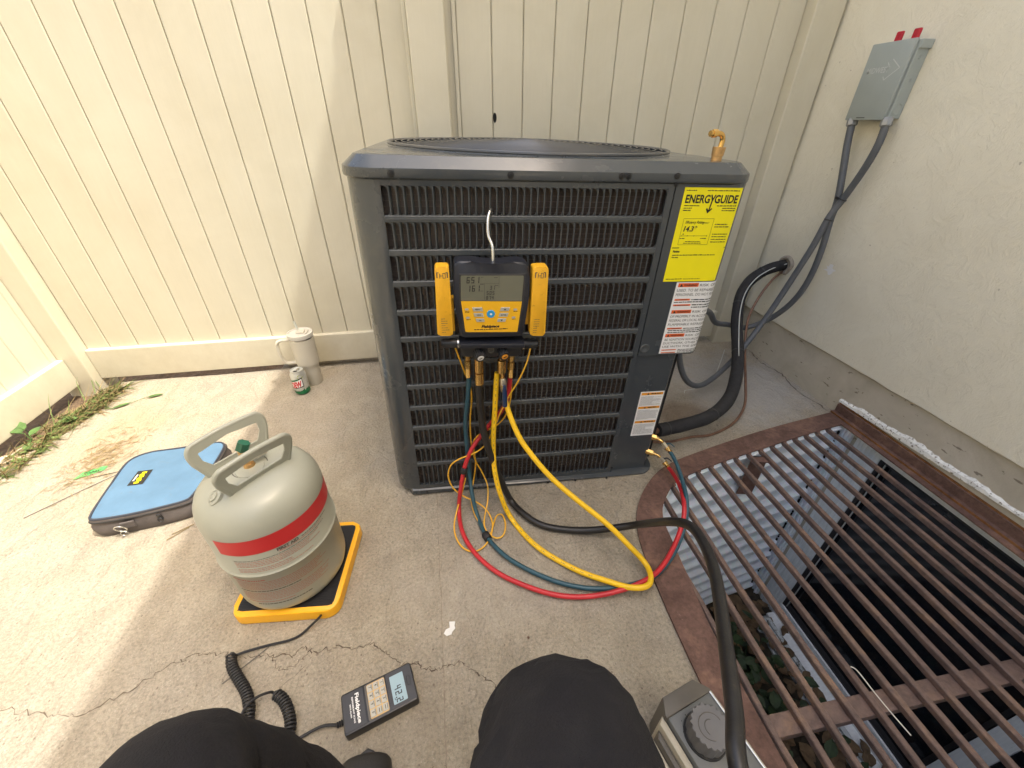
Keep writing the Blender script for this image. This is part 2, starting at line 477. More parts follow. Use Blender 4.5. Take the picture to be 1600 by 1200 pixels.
def spline(pts, k=6, closed=False):
    P = [Vector(p) for p in pts]; n = len(P); out = []
    rng = range(n) if closed else range(n - 1)
    for i in rng:
        if closed: p0, p1, p2, p3 = P[i - 1], P[i], P[(i + 1) % n], P[(i + 2) % n]
        else: p0, p1, p2, p3 = P[max(i - 1, 0)], P[i], P[i + 1], P[min(i + 2, n - 1)]
        for j in range(k):
            t = j / k
            out.append(0.5 * ((2 * p1) + (p2 - p0) * t + (2 * p0 - 5 * p1 + 4 * p2 - p3) * t * t + (3 * p1 - p0 - 3 * p2 + p3) * t ** 3))
    if not closed: out.append(P[-1])
    return out
def smooth_path(P, it=2):
    P = [Vector(p) for p in P]
    for _ in range(it):
        P = [P[0]] + [(P[i - 1] + 2 * P[i] + P[i + 1]) / 4 for i in range(1, len(P) - 1)] + [P[-1]]
    return P
def rrect(x0, x1, y0, y1, r, seg=6):
    rs = r if hasattr(r, '__len__') else (r, r, r, r)
    out = []
    for (cx, cy, a0, q) in ((x1, y1, 0, rs[0]), (x0, y1, 90, rs[1]), (x0, y0, 180, rs[2]), (x1, y0, 270, rs[3])):
        ox = cx - q if cx == x1 else cx + q
        oy = cy - q if cy == y1 else cy + q
        for k in range(seg + 1):
            a = R_(a0 + 90 * k / seg)
            out.append((ox + q * math.cos(a), oy + q * math.sin(a)))
    return out
def flat_shape(outer, holes, z0, z1):
    cu = bpy.data.curves.new('shape', 'CURVE'); cu.dimensions = '2D'; cu.fill_mode = 'BOTH'
    cu.extrude = (z1 - z0) / 2
    for loop in [outer] + list(holes):
        sp = cu.splines.new('POLY'); sp.points.add(len(loop) - 1)
        for i, p in enumerate(loop): sp.points[i].co = (p[0], p[1], 0, 1)
        sp.use_cyclic_u = True
    o = bpy.data.objects.new('shape', cu); C.objects.link(o)
    bpy.context.view_layer.update()
    me = bpy.data.meshes.new_from_object(o.evaluated_get(bpy.context.evaluated_depsgraph_get()))
    bpy.data.objects.remove(o); bpy.data.curves.remove(cu)
    me.transform(Matrix.Translation((0, 0, (z0 + z1) / 2)))
    me.materials.clear()
    return me
TEXTS = {}
def text_mesh(txt, size=1.0, bold=0.0, shear=0.0, res=3, sx=1.0):
    key = (txt, bold, shear, res)
    if key not in TEXTS:
        cu = bpy.data.curves.new('txt', 'FONT'); cu.body = txt; cu.size = 1.0
        cu.offset = bold; cu.shear = shear; cu.resolution_u = res
        cu.align_x = 'LEFT'; cu.align_y = 'BOTTOM_BASELINE'
        o = bpy.data.objects.new('txt', cu); C.objects.link(o)
        bpy.context.view_layer.update()
        me = bpy.data.meshes.new_from_object(o.evaluated_get(bpy.context.evaluated_depsgraph_get()))
        bpy.data.objects.remove(o); bpy.data.curves.remove(cu)
        TEXTS[key] = me
    return TEXTS[key]
def put_text(b, txt, u, v, h, fn, width=None, align='L', bold=0.0, shear=0.0, cut=0):
    """baseline at (u, v), cap height h, mapped to 3D by fn(u, v)"""
    me = text_mesh(txt, bold=bold, shear=shear)
    xs = [q.co.x for q in me.vertices]
    if not xs: return
    x0, x1 = min(xs), max(xs)
    sy = h / 0.73
    sx = (width / (x1 - x0)) if width else sy
    w = (x1 - x0) * sx
    off = u - (0 if align == 'L' else (w / 2 if align == 'C' else w))
    if cut:
        t = bmesh.new(); t.from_mesh(me)
        bmesh.ops.triangulate(t, faces=t.faces[:])
        bmesh.ops.subdivide_edges(t, edges=[e for e in t.edges if e.calc_length() * sx > cut], cuts=2)
        me2 = bpy.data.meshes.new('t'); t.to_mesh(me2); t.free()
        b.mesh(me2, lambda c: fn(off + (c.x - x0) * sx, v + c.y * sy)); bpy.data.meshes.remove(me2)
    else:
        b.mesh(me, lambda c: fn(off + (c.x - x0) * sx, v + c.y * sy))
def rect(b, u0, u1, v0, v1, fn, nu=1):
    us = [u0 + (u1 - u0) * i / nu for i in range(nu + 1)]
    vs = [fn(u, v0) for u in us] + [fn(u, v1) for u in us]
    b.poly(vs, [(i, i + 1, nu + 2 + i, nu + 1 + i) for i in range(nu)])
def frame_rect(b, u0, u1, v0, v1, t, fn):
    rect(b, u0, u1, v0, v0 + t, fn); rect(b, u0, u1, v1 - t, v1, fn)
    rect(b, u0, u0 + t, v0, v1, fn); rect(b, u1 - t, u1, v0, v1, fn)
def scribble(b, u0, u1, v, h, fn, nu=1, last=1.0, rnd=random):
    """a line of print too small to read: word-long strokes"""
    u = u0; end = u0 + (u1 - u0) * last
    while u < end - h * 0.6:
        w = min(h * rnd.uniform(1.2, 5.0), end - u)
        rect(b, u, u + w, v, v + h * rnd.uniform(0.75, 1.0), fn, nu)
        u += w + h * 0.55
SEG = {'0': 'abcdef', '1': 'bc', '2': 'abged', '3': 'abgcd', '4': 'fgbc', '5': 'afgcd', '6': 'afgcde', '7': 'abc', '8': 'abcdefg', '9': 'abcfgd', 'F': 'afeg', '-': 'g'}
def seven(b, s, u, v, h, fn, slant=0.08):
    w = h * 0.5; t = h * 0.17
    for ch in s:
        if ch == '.':
            rect(b, u - t * .4, u + t * .6, v, v + t, fn); u += t * 1.2; continue
        for sg in SEG.get(ch, ''):
            q = {'a': (0, w, h - t, h), 'g': (0, w, h / 2 - t / 2, h / 2 + t / 2), 'd': (0, w, 0, t), 'f': (0, t, h / 2, h), 'e': (0, t, 0, h / 2), 'b': (w - t, w, h / 2, h), 'c': (w - t, w, 0, h / 2)}[sg]
            f2 = lambda a, c, u=u: fn(u + a + c * slant, v + c)
            e = t * 0.12
            rect(b, q[0] + e, q[1] - e, q[2] + e, q[3] - e, f2)
        u += w + h * 0.22
def resample(path, step):
    P = [Vector(p) for p in path]; out = [P[0]]; acc = 0.0
    for a, c in zip(P, P[1:]):
        L = (c - a).length; d = step - acc
        while d <= L:
            out.append(a + (c - a) * (d / L)); d += step
        acc = (acc + L) % step if L > 0 else acc
    return out

# ------------------------------------------------------------------ curves of the window well (mirrored about Y = 0.24)
YC = 0.24
def mirrored(pts):
    return pts + [(x, 2 * YC - y) for x, y in reversed(pts)]
OUTER = [(p.x, p.y) for p in spline([(x, y, 0) for x, y in mirrored([(1.657, 1.171), (1.279, 1.11), (0.942, 1.035), (0.751, 0.978), (0.639, 0.901), (0.558, 0.802), (0.517, 0.687), (0.501, 0.511), (0.496, 0.33)])], 5)]
INNER = [(p.x, p.y) for p in spline([(x, y, 0) for x, y in mirrored([(1.606, 1.085), (1.413, 1.054), (1.17, 1.005), (1.041, 0.979), (0.917, 0.951), (0.763, 0.905), (0.678, 0.837), (0.63, 0.764), (0.615, 0.669), (0.602, 0.556), (0.590, 0.462), (0.585, 0.36)])], 5)]
LINER = [(p.x, p.y) for p in spline([(x, y, 0) for x, y in mirrored([(1.66, 1.113), (1.41, 1.075), (1.17, 1.026), (1.035, 1.0), (0.91, 0.972), (0.752, 0.923), (0.664, 0.85), (0.612, 0.77), (0.595, 0.672), (0.582, 0.558), (0.570, 0.462), (0.565, 0.36)])], 6)]
HOLE = [(1.70, 1.128), (1.41, 1.092), (1.17, 1.045), (1.03, 1.02), (0.90, 0.99), (0.74, 0.938), (0.645, 0.86), (0.592, 0.775), (0.573, 0.672), (0.56, 0.56), (0.548, 0.46), (0.543, 0.3)]
HOLE = mirrored(HOLE)

# ------------------------------------------------------------------ ground
slab_outer = [(1.75, 2.3), (-0.86, 2.3), (-0.87, 1.966), (-1.05, 1.952), (-1.25, 1.950), (-1.45, 1.958), (-1.598, 1.952), (-1.575, 1.85), (-1.545, 1.72), (-1.562, 1.63), (-1.585, 1.545), (-1.64, 1.46), (-1.67, 1.41),
              (-1.68, 1.2), (-1.70, 0.8), (-1.69, 0.2), (-1.70, -1.5), (-1.70, -14.0), (1.75, -14.0)]  # paved far behind the camera to bounce more light
slab = link('ground', flat_shape(slab_outer, [HOLE], -0.10, 0.0), 'concrete'); slab['kind'] = 'structure'
me = flat_shape([(60, 60), (-60, 60), (-60, -60), (60, -60)], [[(1.9, 1.2), (0.5, 1.2), (0.5, -0.72), (1.9, -0.72)]], -0.20, -0.045)
terrain = link('terrain', me, 'bounce_gravel'); terrain['kind'] = 'structure'
soil = B()
rnd = random.Random(3)
gx, gy = 8, 60
vs = []
for j in range(gy + 1):
    for i in range(gx + 1):
        x = -2.15 + (0.66) * i / gx; y = -3.0 + 5.3 * j / gy
        vs.append((x, y, -0.032 + rnd.uniform(-0.008, 0.012)))
soil.poly(vs, [(j * (gx + 1) + i, j * (gx + 1) + i + 1, (j + 1) * (gx + 1) + i + 1, (j + 1) * (gx + 1) + i) for j in range(gy) for i in range(gx)])
vs = [(-1.6 + 0.8 * i / 20, 1.93 + 0.25 * j / 6, -0.03 + rnd.uniform(-0.008, 0.01)) for j in range(7) for i in range(21)]
soil.poly(vs, [(j * 21 + i, j * 21 + i + 1, (j + 1) * 21 + i + 1, (j + 1) * 21 + i) for j in range(6) for i in range(20)])
soil = soil.build('soil_strip', 'soil', kind='structure')

def crack(pts, w, mat='crack_dark', jit=0.006, sub=9, seed=1, name='crack', z=0.0012):
    r = random.Random(seed); b = B(); P = []
    for (x0, y0), (x1, y1) in zip(pts, pts[1:]):
        for k in range(sub):
            t = k / sub
            P.append((x0 + (x1 - x0) * t + r.uniform(-jit, jit), y0 + (y1 - y0) * t + r.uniform(-jit, jit)))
    P.append(pts[-1])
    L = []; Rr = []
    for i, p in enumerate(P):
        a = Vector(P[min(i + 1, len(P) - 1)]) - Vector(P[max(i - 1, 0)]); n = Vector((-a.y, a.x)); n = n.normalized() if n.length else Vector((0, 1))
        ww = 0.72 * w * r.choice([0.35, 0.6, 0.8, 1.0, 1.0, 1.7]) * (0.3 if i in (0, len(P) - 1) else 1)
        L.append((p[0] + n.x * ww, p[1] + n.y * ww, z)); Rr.append((p[0] - n.x * ww, p[1] - n.y * ww, z))
    m = len(P)
    b.poly(L + Rr, [(i, i + 1, m + i + 1, m + i) for i in range(m - 1)])
    return b.build(name, mat, slab)
crack([(-1.2, 0.55), (-1.04, 0.535), (-0.96, 0.508), (-0.889, 0.49), (-0.842, 0.493), (-0.759, 0.536), (-0.70, 0.568), (-0.677, 0.576), (-0.628, 0.578), (-0.59, 0.56)], 0.0013, seed=2)
crack([(-0.56, 0.553), (-0.50, 0.548), (-0.441, 0.535), (-0.42, 0.55), (-0.39, 0.536), (-0.34, 0.54), (-0.30, 0.528), (-0.255, 0.534), (-0.215, 0.505), (-0.183, 0.475), (-0.15, 0.472), (-0.131, 0.46), (-0.10, 0.447), (-0.072, 0.453), (-0.042, 0.458), (-0.01, 0.43), (0.01, 0.413), (0.05, 0.38), (0.12, 0.30)], 0.0014, seed=3, jit=0.005)
crack([(-0.52, 0.55), (-0.485, 0.535), (-0.46, 0.508), (-0.43, 0.515), (-0.40, 0.537)], 0.0009, seed=4)
crack([(-0.45, 0.47), (-0.40, 0.51)], 0.0007, seed=5, jit=0.002)
crack([(-0.092, 1.25), (-0.09, 0.95), (-0.084, 0.6), (-0.082, 0.4), (-0.08, 0.1)], 0.0012, 'joint_dark', jit=0.0015, sub=20, seed=6)
crack([(1.64, 1.17), (1.62, 1.35), (1.655, 1.5), (1.63, 1.62), (1.66, 1.75)], 0.004, jit=0.006, seed=8)

# ------------------------------------------------------------------ house
house = thing('house', 'cream stucco house wall with grey plaster footing along the right side of the yard', 'house', (1.66, 1.7, 0))
def hb(o):  # parent keeping world coordinates
    p = o.parent
    o.matrix_parent_inverse = p.matrix_basis.inverted() if p else Matrix()
    return o
def part(b, name, mat, parent, **k):
    return hb(b.build(name, mat, parent, **k))
WX, SX = 1.660, 1.648
# wall with a slightly wavy lower lip, real thickness
b = B(); n = 260; rr = random.Random(5)
ys = [-7 + 14.5 * i / n for i in range(n + 1)]
lip = [0.2155 + (rr.uniform(-0.0025, 0.0025) if -1 < y < 2.1 else 0) - (0.006 if rr.random() < 0.02 else 0) for y in ys]
vs = []
for y, l in zip(ys, lip): vs += [(SX, y, 4.9), (SX, y, l + 0.006), (SX + 0.006, y, l), (1.95, y, l)]
b.poly(vs, [(i * 4 + k, i * 4 + k + 1, i * 4 + 5 + k, i * 4 + 4 + k) for i in range(n) for k in range(3)])
b.box(1.70, 9.0, -7.0, -6.98, 0.2, 4.9); b.box(1.70, 9.0, 7.48, 7.5, 0.2, 4.9)
part(b, 'stucco_wall', 'stucco', house)
b = B()
b.box(WX, 1.9, -7, -0.46, -1.5, 0.24); b.box(WX, 1.9, 1.03, 7.5, -1.5, 0.24)
b.box(WX, 1.9, -0.46, 1.03, -0.018, 0.24); b.box(WX, 1.9, -0.46, 1.03, -1.5, -1.24)
part(b, 'foundation', 'foundation_plaster', house)
b = B(); b.box(1.317, 9.4, -7.4, 7.9, 4.86, 5.0)
part(b, 'eave', 'eave_paint', house)
b = B(); b.poly([(1.30, -7.5, 5.003), (1.30, 8.0, 5.003), (5.4, 8.0, 6.5), (5.4, -7.5, 6.5), (9.5, 8.0, 5.003), (9.5, -7.5, 5.003)], [(0, 1, 2, 3), (3, 2, 4, 5), (0, 3, 5), (1, 4, 2)])
part(b, 'roof', 'roof_tile', house)
b = B(); b.tube(spline([(SX - 0.002, 1.712 + 0.034 * math.cos(a) * (1 + .15 * math.sin(3 * a)), 0.495 + 0.036 * math.sin(a)) for a in [2 * math.pi * i / 14 for i in range(14)]], 3, True), 0.010, 8, closed=True)
b.lathe([(0.0, 0.0), (0.036, 0.0)], M=Matrix.Translation((SX - 0.003, 1.712, 0.495)) @ Matrix.Rotation(R_(90), 4, 'Y'), seg=20)
part(b, 'mortar_collar', 'mortar', house, smooth=True)
b = B(); b.lathe([(0.0, 0.0005), (0.02, 0.0)], M=Matrix.Translation((SX - 0.003, 1.565, 0.40)) @ Matrix.Rotation(R_(-90), 4, 'Y') , seg=9)
# white peeling sealant bead along the footing
b = B(); r = random.Random(11); n = 150; vs = []
for i in range(n + 1):
    y = 1.176 - 1.9 * i / n; base = 0.052 + 0.024 * min(1, (1.176 - y) / 0.65)
    hgt = 0.028 + 0.005 * math.sin(y * 9) + 0.004 * math.sin(y * 31) + r.uniform(-.003, .003)
    bot = 0.001 + 0.002 * r.random()
    vs += [(WX - 0.001, y, base + bot), (WX - 0.009, y, base + bot + 0.004), (WX - 0.008, y, base + hgt * 0.7), (WX - 0.001, y, base + hgt)]
b.poly(vs, [(i * 4 + k, i * 4 + k + 1, i * 4 + 5 + k, i * 4 + 4 + k) for i in range(n) for k in range(3)])
part(b, 'peeling_sealant', 'sealant', house)
b = B(); r = random.Random(14)
yy, zz = 1.478, 0.545
b.poly([(SX - .0012, yy + (.008 + .024 * r.random()) * math.cos(a) * 1.1, zz + (.008 + .022 * r.random()) * math.sin(a)) for a in [2 * math.pi * i / 15 for i in range(15)]], [tuple(range(15))])
part(b, 'filler_patch', 'label_white', house)
# basement window inside the well
b = B()
b.box(1.655, 1.72, 0.925, 1.035, -1.26, -0.019)
b.box(1.655, 1.72, -0.46, 0.925, -0.047, -0.019)
b.box(1.655, 1.72, -0.46, 0.925, -1.165, -1.120)
b.box(1.640, 1.72, -0.46, 0.925, -1.20, -1.165)
b.box(1.600, 1.72, -0.46, 0.925, -1.215, -1.20)
for k, yy in enumerate((0.948, 0.966, 0.984, 1.002, 1.018)):
    b.box(1.651, 1.6545, yy, yy + 0.009, -1.26, -0.022)
wf = part(b, 'window_frame', 'white_vinyl', house)
b = B()
for xa in (1.520, 1.548, 1.574): b.box(xa, xa + 0.022, -0.50, 0.90, -1.225 + (xa - 1.5) * .12, -1.205 + (xa - 1.5) * .12)
b.box(1.51, 1.72, -0.50, 0.925, -1.26, -1.228)
part(b, 'sill', 'sill_dirty', wf)
b = B(); b.box(1.668, 1.70, 0.16, 0.222, -1.120, -0.047)
hb(b.build('mullion', 'white_vinyl', wf)) ; 
def sub(b, name, mat, parent, **k):
    o = b.build(name, mat, parent, **k)
    w = Matrix()
    q = parent
    # parents of these parts all sit under a thing whose own matrix is known
    root = q.parent if q.parent else q
    o.matrix_parent_inverse = Matrix()
    return o
b = B(); b.box(1.690, 1.697, -0.45, 0.91, -1.120, -0.047)
part(b, 'pane', 'window_glass', wf)
b = B()
for (y0, y1) in ((0.911, 0.925), (0.226, 0.24)):
    b.box(1.662, 1.690, y0, y1, -1.119, -0.048)
b.box(1.664, 1.690, 0.24, 0.911, -0.062, -0.048); b.box(1.664, 1.690, 0.24, 0.911, -1.119, -1.108)
part(b, 'gasket', 'rubber_black', wf)
b = B(); b.box(1.664, 1.669, 0.901, 0.904, -1.11, -0.05)
part(b, 'bead', 'frame_grey', wf)
b = B()
for q in ((1.705, 2.8, -0.45, 0.92, -1.3, -1.28), (1.705, 2.8, -0.45, 0.92, -0.02, 0.0), (2.8, 2.82, -0.45, 0.92, -1.3, 0), (1.705, 2.8, 0.92, 0.94, -1.3, 0), (1.705, 2.8, -0.47, -0.45, -1.3, 0)): b.box(*q)
part(b, 'dark_room', 'void', house)  # room box painted black so the window looks unlit inside

fill_house = thing('house', 'unseen pale house added beyond the left fence to bounce light', 'house', (-7.0, -4.0, 0))  # house out of view, added to bounce sunlight into the shade
b = B(); b.box(-12.0, -6.0, -13.0, 4.0, -0.2, 5.6); part(b, 'wall', 'fill_wall_pale', fill_house)
b = B(); b.poly([(-5.6, -13.4, 5.6), (-5.6, 4.4, 5.6), (-9.0, 4.4, 7.2), (-9.0, -13.4, 7.2), (-12.4, 4.4, 5.6), (-12.4, -13.4, 5.6)], [(0, 1, 2, 3), (3, 2, 4, 5), (0, 3, 5), (1, 4, 2)]); part(b, 'roof', 'roof_tile', fill_house)
# ------------------------------------------------------------------ window well, grate
well = thing('window_well', 'corrugated galvanised steel window well sunk beside the house footing', 'window well', (1.1, 0.24, 0))
b = B(); nz = 230; n = len(LINER); vs = []
nor = []
for i in range(n):
    a = Vector(LINER[min(i + 1, n - 1)]) - Vector(LINER[max(i - 1, 0)]); a.normalize(); nor.append((a.y, -a.x))
def corr(z):
    t = (z / 0.100) % 1.0
    return -0.024 * (0.5 - 0.5 * math.cos(2 * math.pi * (t - 0.62) / 0.38)) if t > 0.62 else 0.0
for j in range(nz + 1):
    z = -0.004 - 1.29 * j / nz; c = corr(z)
    for i in range(n): vs.append((LINER[i][0] + nor[i][0] * c, LINER[i][1] + nor[i][1] * c, z))
b.poly(vs, [(j * n + i, j * n + i + 1, (j + 1) * n + i + 1, (j + 1) * n + i) for j in range(nz) for i in range(n - 1)])
part(b, 'corrugated_liner', 'galvanised', well, smooth=True, angle=80)
b = B()
b.box(1.643, 1.6585, 1.052, 1.112, -1.27, -0.006)
for yy in (1.060, 1.078): b.box(1.634, 1.643, yy, yy + 0.006, -1.27, -0.006)
part(b, 'mounting_flange', 'galvanised', well)
b = B(); r = random.Random(21)
for k in range(60):
    z = -0.05 - 1.2 * k / 60 + r.uniform(-.01, .01); w = r.uniform(0.000, 0.005)
    b.box(1.640 - w, 1.6425, 1.100, 1.1065, z - r.uniform(.004, .012), z + r.uniform(.004, .012))
part(b, 'edge_gap', 'void', well, kind='stuff')
fl = thing('well_floor', 'dark leaf litter on the bottom of the window well', 'leaf litter', (1.1, 0.24, -1.25))
b = B(); r = random.Random(9); vs = []
for j in range(41):
    for i in range(25): vs.append((0.54 + 1.12 * i / 24, -0.7 + 1.85 * j / 40, -1.23 + r.uniform(-.02, .02)))
b.poly(vs, [(j * 25 + i, j * 25 + i + 1, (j + 1) * 25 + i + 1, (j + 1) * 25 + i) for j in range(40) for i in range(24)])
bpy.data.objects.remove(fl)
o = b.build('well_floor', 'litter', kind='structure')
def leaf(b, c, L, W, yaw, pitch, roll=0.0, curl=0.25):
    M = Matrix.Translation(c) @ Matrix.Rotation(yaw, 4, 'Z') @ Matrix.Rotation(pitch, 4, 'Y') @ Matrix.Rotation(roll, 4, 'X')
    prof = [(0, 0.04), (0.25, 0.42), (0.5, 0.5), (0.75, 0.36), (1.0, 0.02)]
    vs = []
    for t, w in prof:
        z = -curl * L * (t - 0.4) ** 2
        vs += [M @ Vector((t * L, -w * W, z + 0.12 * W)), M @ Vector((t * L, 0, z)), M @ Vector((t * L, w * W, z + 0.12 * W))]
    b.poly(vs, [(i * 3 + k, i * 3 + k + 1, i * 3 + 4 + k, i * 3 + 3 + k) for i in range(4) for k in (0, 1)])
b = B(); r = random.Random(10)
for k in range(700):
    leaf(b, Vector((r.uniform(0.62, 1.62), r.uniform(-0.6, 1.0), -1.20 + r.uniform(0, .03))), r.uniform(.04, .09), r.uniform(.03, .06), r.uniform(0, 6.3), r.uniform(-.5, .5), r.uniform(-.5, .5))
tag(b.build('dead_leaves', 'leaf_dead'), 'brown dead leaves covering the floor of the window well', 'dead leaves', kind='stuff')
for (cx, cy, nn, seed, lab) in ((1.28, 0.66, 75, 1, 'leafy green weeds growing at the far end of the window well below the sill'), (1.42, 0.10, 42, 2, 'leafy green weed at the near end of the window well below the cross bar')):
    t = thing('well_weed', lab, 'weed', (cx, cy, -1.22))
    b = B(); s = B(); r = random.Random(seed)
    for k in range(nn):
        x, y, z = cx + r.gauss(0, .10), cy + r.gauss(0, .12), -1.16 + abs(r.gauss(0, .06))
        leaf(b, Vector((x, y, z)), r.uniform(.035, .07), r.uniform(.03, .055), r.uniform(0, 6.3), r.uniform(-.6, .4), r.uniform(-.4, .4))
        if k % 5 == 0: s.tube([(cx + (x - cx) * .4, cy + (y - cy) * .4, -1.22), (x, y, z)], 0.002, 5)
    part(b, 'leaves', 'leaf_dark', t); part(s, 'stems', 'leaf_dark', t)

grate = thing('well_grate', 'rusty steel grate with long parallel bars over the window well', 'grate', (1.1, 0.24, 0))
inner_loop = INNER + [(1.585, 2 * YC - 1.082), (1.588, 2 * YC - 1.082), (1.588, 1.082)]
outer_loop = OUTER
part_me = flat_shape(OUTER, [INNER], 0.0025, 0.0085)
o = link('flange', part_me, 'rust', grate); hb(o)
b = B(); b.box(1.648, 1.655, 2 * YC - 1.171, 1.171, 0.0088, 0.05); b.box(1.630, 1.648, 2 * YC - 1.171, 1.171, 0.0088, 0.015)
part(b, 'wall_angle', 'rust', grate)
b = B(); b.box(1.6560, 1.6595, 2 * YC - 1.171, 1.171, 0.0088, 0.056); part(b, 'angle_edge', 'rust_orange', grate)
b = B(); b.box(1.6290, 1.6310, 2 * YC - 1.171, 1.171, 0.0088, 0.0165); part(b, 'angle_edge', 'rust_orange', grate)
def y_inner(x):
    best = None
    for p, q in zip(INNER, INNER[1:]):
        if p[1] > YC and (p[0] - x) * (q[0] - x) <= 0 and abs(p[0] - q[0]) > 1e-9:
            t = (x - p[0]) / (q[0] - p[0]); y = p[1] + (q[1] - p[1]) * t
            best = y if best is None else max(best, y)
    return best if best is not None else 0.6
bars = [0.604, 0.678, 0.735] + [0.799 + 0.0616 * k for k in range(13)]
r = random.Random(4)
for x in bars:
    y1 = y_inner(x) + 0.022; y0 = 2 * YC - y1; b = B(); n = 26
    vs = []
    w = 0.0070
    for i in range(n + 1):
        y = y1 + (y0 - y1) * i / n; dx = 0.0012 * math.sin(i * 0.9 + x * 40) ; dz = 0.0010 * math.sin(i * 0.5 + x * 70)
        zt = 0.0015 + dz - 0.0012
        vs += [(x - w + dx, y, zt - .016), (x - w + dx, y, zt - .002), (x - w + .002 + dx, y, zt), (x + w - .002 + dx, y, zt), (x + w + dx, y, zt - .002), (x + w + dx, y, zt - .016)]
    b.poly(vs, [(i * 6 + k, i * 6 + (k + 1) % 6, i * 6 + 6 + (k + 1) % 6, i * 6 + 6 + k) for i in range(n) for k in range(6)])
    part(b, 'bar', 'rust_bar', grate)
    if x > 0.7:
        b = B(); b.lathe([(0, .004), (.008, .003), (.012, 0)], c=(x, y1 - 0.016, 0.0015), seg=8)
        part(b, 'weld', 'rust', grate)
b = B(); b.box(0.590, 1.64, 0.207, 0.247, -0.024, -0.0175, bev=.001); b.box(0.590, 1.64, 0.207, 0.213, -0.045, -0.024)
part(b, 'cross_bar', 'rust_bar', grate)
b = B(); M = Matrix.Translation((1.155, 1.00, -0.10)) @ Matrix.Rotation(R_(-12), 4, 'Z')
b.box(-0.03, 0.03, -0.022, -0.018, -0.12, 0.09, M=M); b.box(-0.03, 0.03, -0.05, -0.018, 0.086, 0.09, M=M)
part(b, 'hanging_bracket', 'rust', grate)
tag(B().tube(spline([(0.864, 0.292, 0.005), (0.869, 0.281, 0.009), (0.868, 0.24, 0.011), (0.871, 0.20, 0.010), (0.877, 0.160, 0.008)], 6), 0.0011, 6).build('pale_stalk', 'straw_pale'),
    'thin pale dry stalk lying across the grate bars', 'stalk')

# ------------------------------------------------------------------ fences
def plank(name, x0, x1, y, z0, z1, parent, axis='x', th=0.022, gap=0.0022):
    b = B()
    if axis == 'x': b.box(x0 + gap / 2, x1 - gap / 2, y, y + th, z0, z1, bev=0.0034, seg=1)
    else: b.box(y - th, y, x0 + gap / 2, x1 - gap / 2, z0, z1, bev=0.0034, seg=1)
    return part(b, name, 'vinyl', parent)
def back_panel(b, x0, x1, y, z0, z1):
    b.box(x0, x1, y, y + 0.012, z0, z1)
FT = 1.76
f1 = thing('vinyl_fence', 'almond vinyl privacy fence panel with sun and shadow behind the tumbler', 'fence', (-0.85, 1.97, 0))
xs = [-0.151 - 0.1184 * k for k in range(13)]
edges = [-0.051, -0.151] + xs[1:]
edges = sorted([e for e in edges if e > -1.64] + [-1.667])
for a, c in zip(edges, edges[1:]):
    plank('plank', a, c, 1.970, 0.12, FT, f1)
b = B(); b.box(-1.667, -0.05, 1.982, 1.99, 0.1, FT - .02); part(b, 'tongue_backing', 'vinyl_groove', f1)
b = B(); b.box(-1.667, -0.0505, 1.948, 2.010, 0.030, 0.181, bev=0.004); part(b, 'bottom_rail', 'vinyl', f1)
b = B(); b.box(-1.667, -0.0505, 1.948, 2.010, FT - .05, 1.82, bev=0.004); part(b, 'top_rail', 'vinyl', f1)
b = B(); b.box(-0.064, -0.051, 1.915, 1.969, 0.182, FT - .05, bev=.002); part(b, 'end_channel', 'vinyl', f1)
f2 = thing('vinyl_fence', 'almond vinyl privacy fence panel in the shade directly behind the condenser', 'fence', (0.8, 1.93, 0))
e2 = [0.122, 0.2507, 0.3703, 0.491, 0.6137, 0.7395, 0.8644, 0.9955, 1.1235, 1.2546, 1.388, 1.5075]
for a, c in zip(e2, e2[1:]): plank('plank', a, c, 1.930, 0.12, FT, f2)
b = B(); b.box(0.081, 1.5075, 1.943, 1.95, 0.1, FT - .02); part(b, 'tongue_backing', 'vinyl_groove', f2)
b = B(); b.box(0.081, 1.5075, 1.905, 1.965, 0.030, 0.181, bev=.004); part(b, 'bottom_rail', 'vinyl', f2)
b = B(); b.box(0.081, 1.5075, 1.905, 1.965, FT - .05, 1.82, bev=.004); part(b, 'top_rail', 'vinyl', f2)
b = B(); b.box(0.081, 0.096, 1.928, 1.9425, 0.182, FT - .05); b.box(0.108, 0.1215, 1.924, 1.9425, 0.182, FT - .05); b.box(0.0965, 0.1075, 1.936, 1.9425, .182, FT - .05)
part(b, 'end_channel', 'vinyl', f2)
b = B(); b.lathe([(0, 0), (0.0075, 0)], M=Matrix.Translation((0.2575, 1.9293, 1.088)) @ Matrix.Rotation(R_(90), 4, 'X') @ Matrix.Diagonal((1, 2.3, 1, 1)), seg=12)
part(b, 'dark_hole', 'void', f2)
f3 = thing('vinyl_fence', 'sunlit almond vinyl privacy fence panel on the far left above the weeds', 'fence', (-1.75, 0.4, 0))
e3 = [1.905, 1.872, 1.758, 1.648] + [1.648 - 0.1165 * k for k in range(1, 26)] + [-2.5 - 0.95 * k for k in range(12)]  # coarse run behind the camera added to bounce sunlight
e3 = sorted(e3)
for a, c in zip(e3, e3[1:]): plank('plank', a, c, -1.752, 0.11, FT, f3, axis='y')
b = B(); b.box(-1.772, -1.765, -12.9, 1.904, 0.1, FT - .02); part(b, 'tongue_backing', 'vinyl_groove', f3)
b = B(); b.box(-1.79, -1.730, -12.9, 1.904, 0.030, 0.166, bev=.004); part(b, 'bottom_rail', 'vinyl', f3)
b = B(); b.box(-1.79, -1.730, -12.9, 1.904, FT - .05, 1.82, bev=.004); part(b, 'top_rail', 'vinyl', f3)
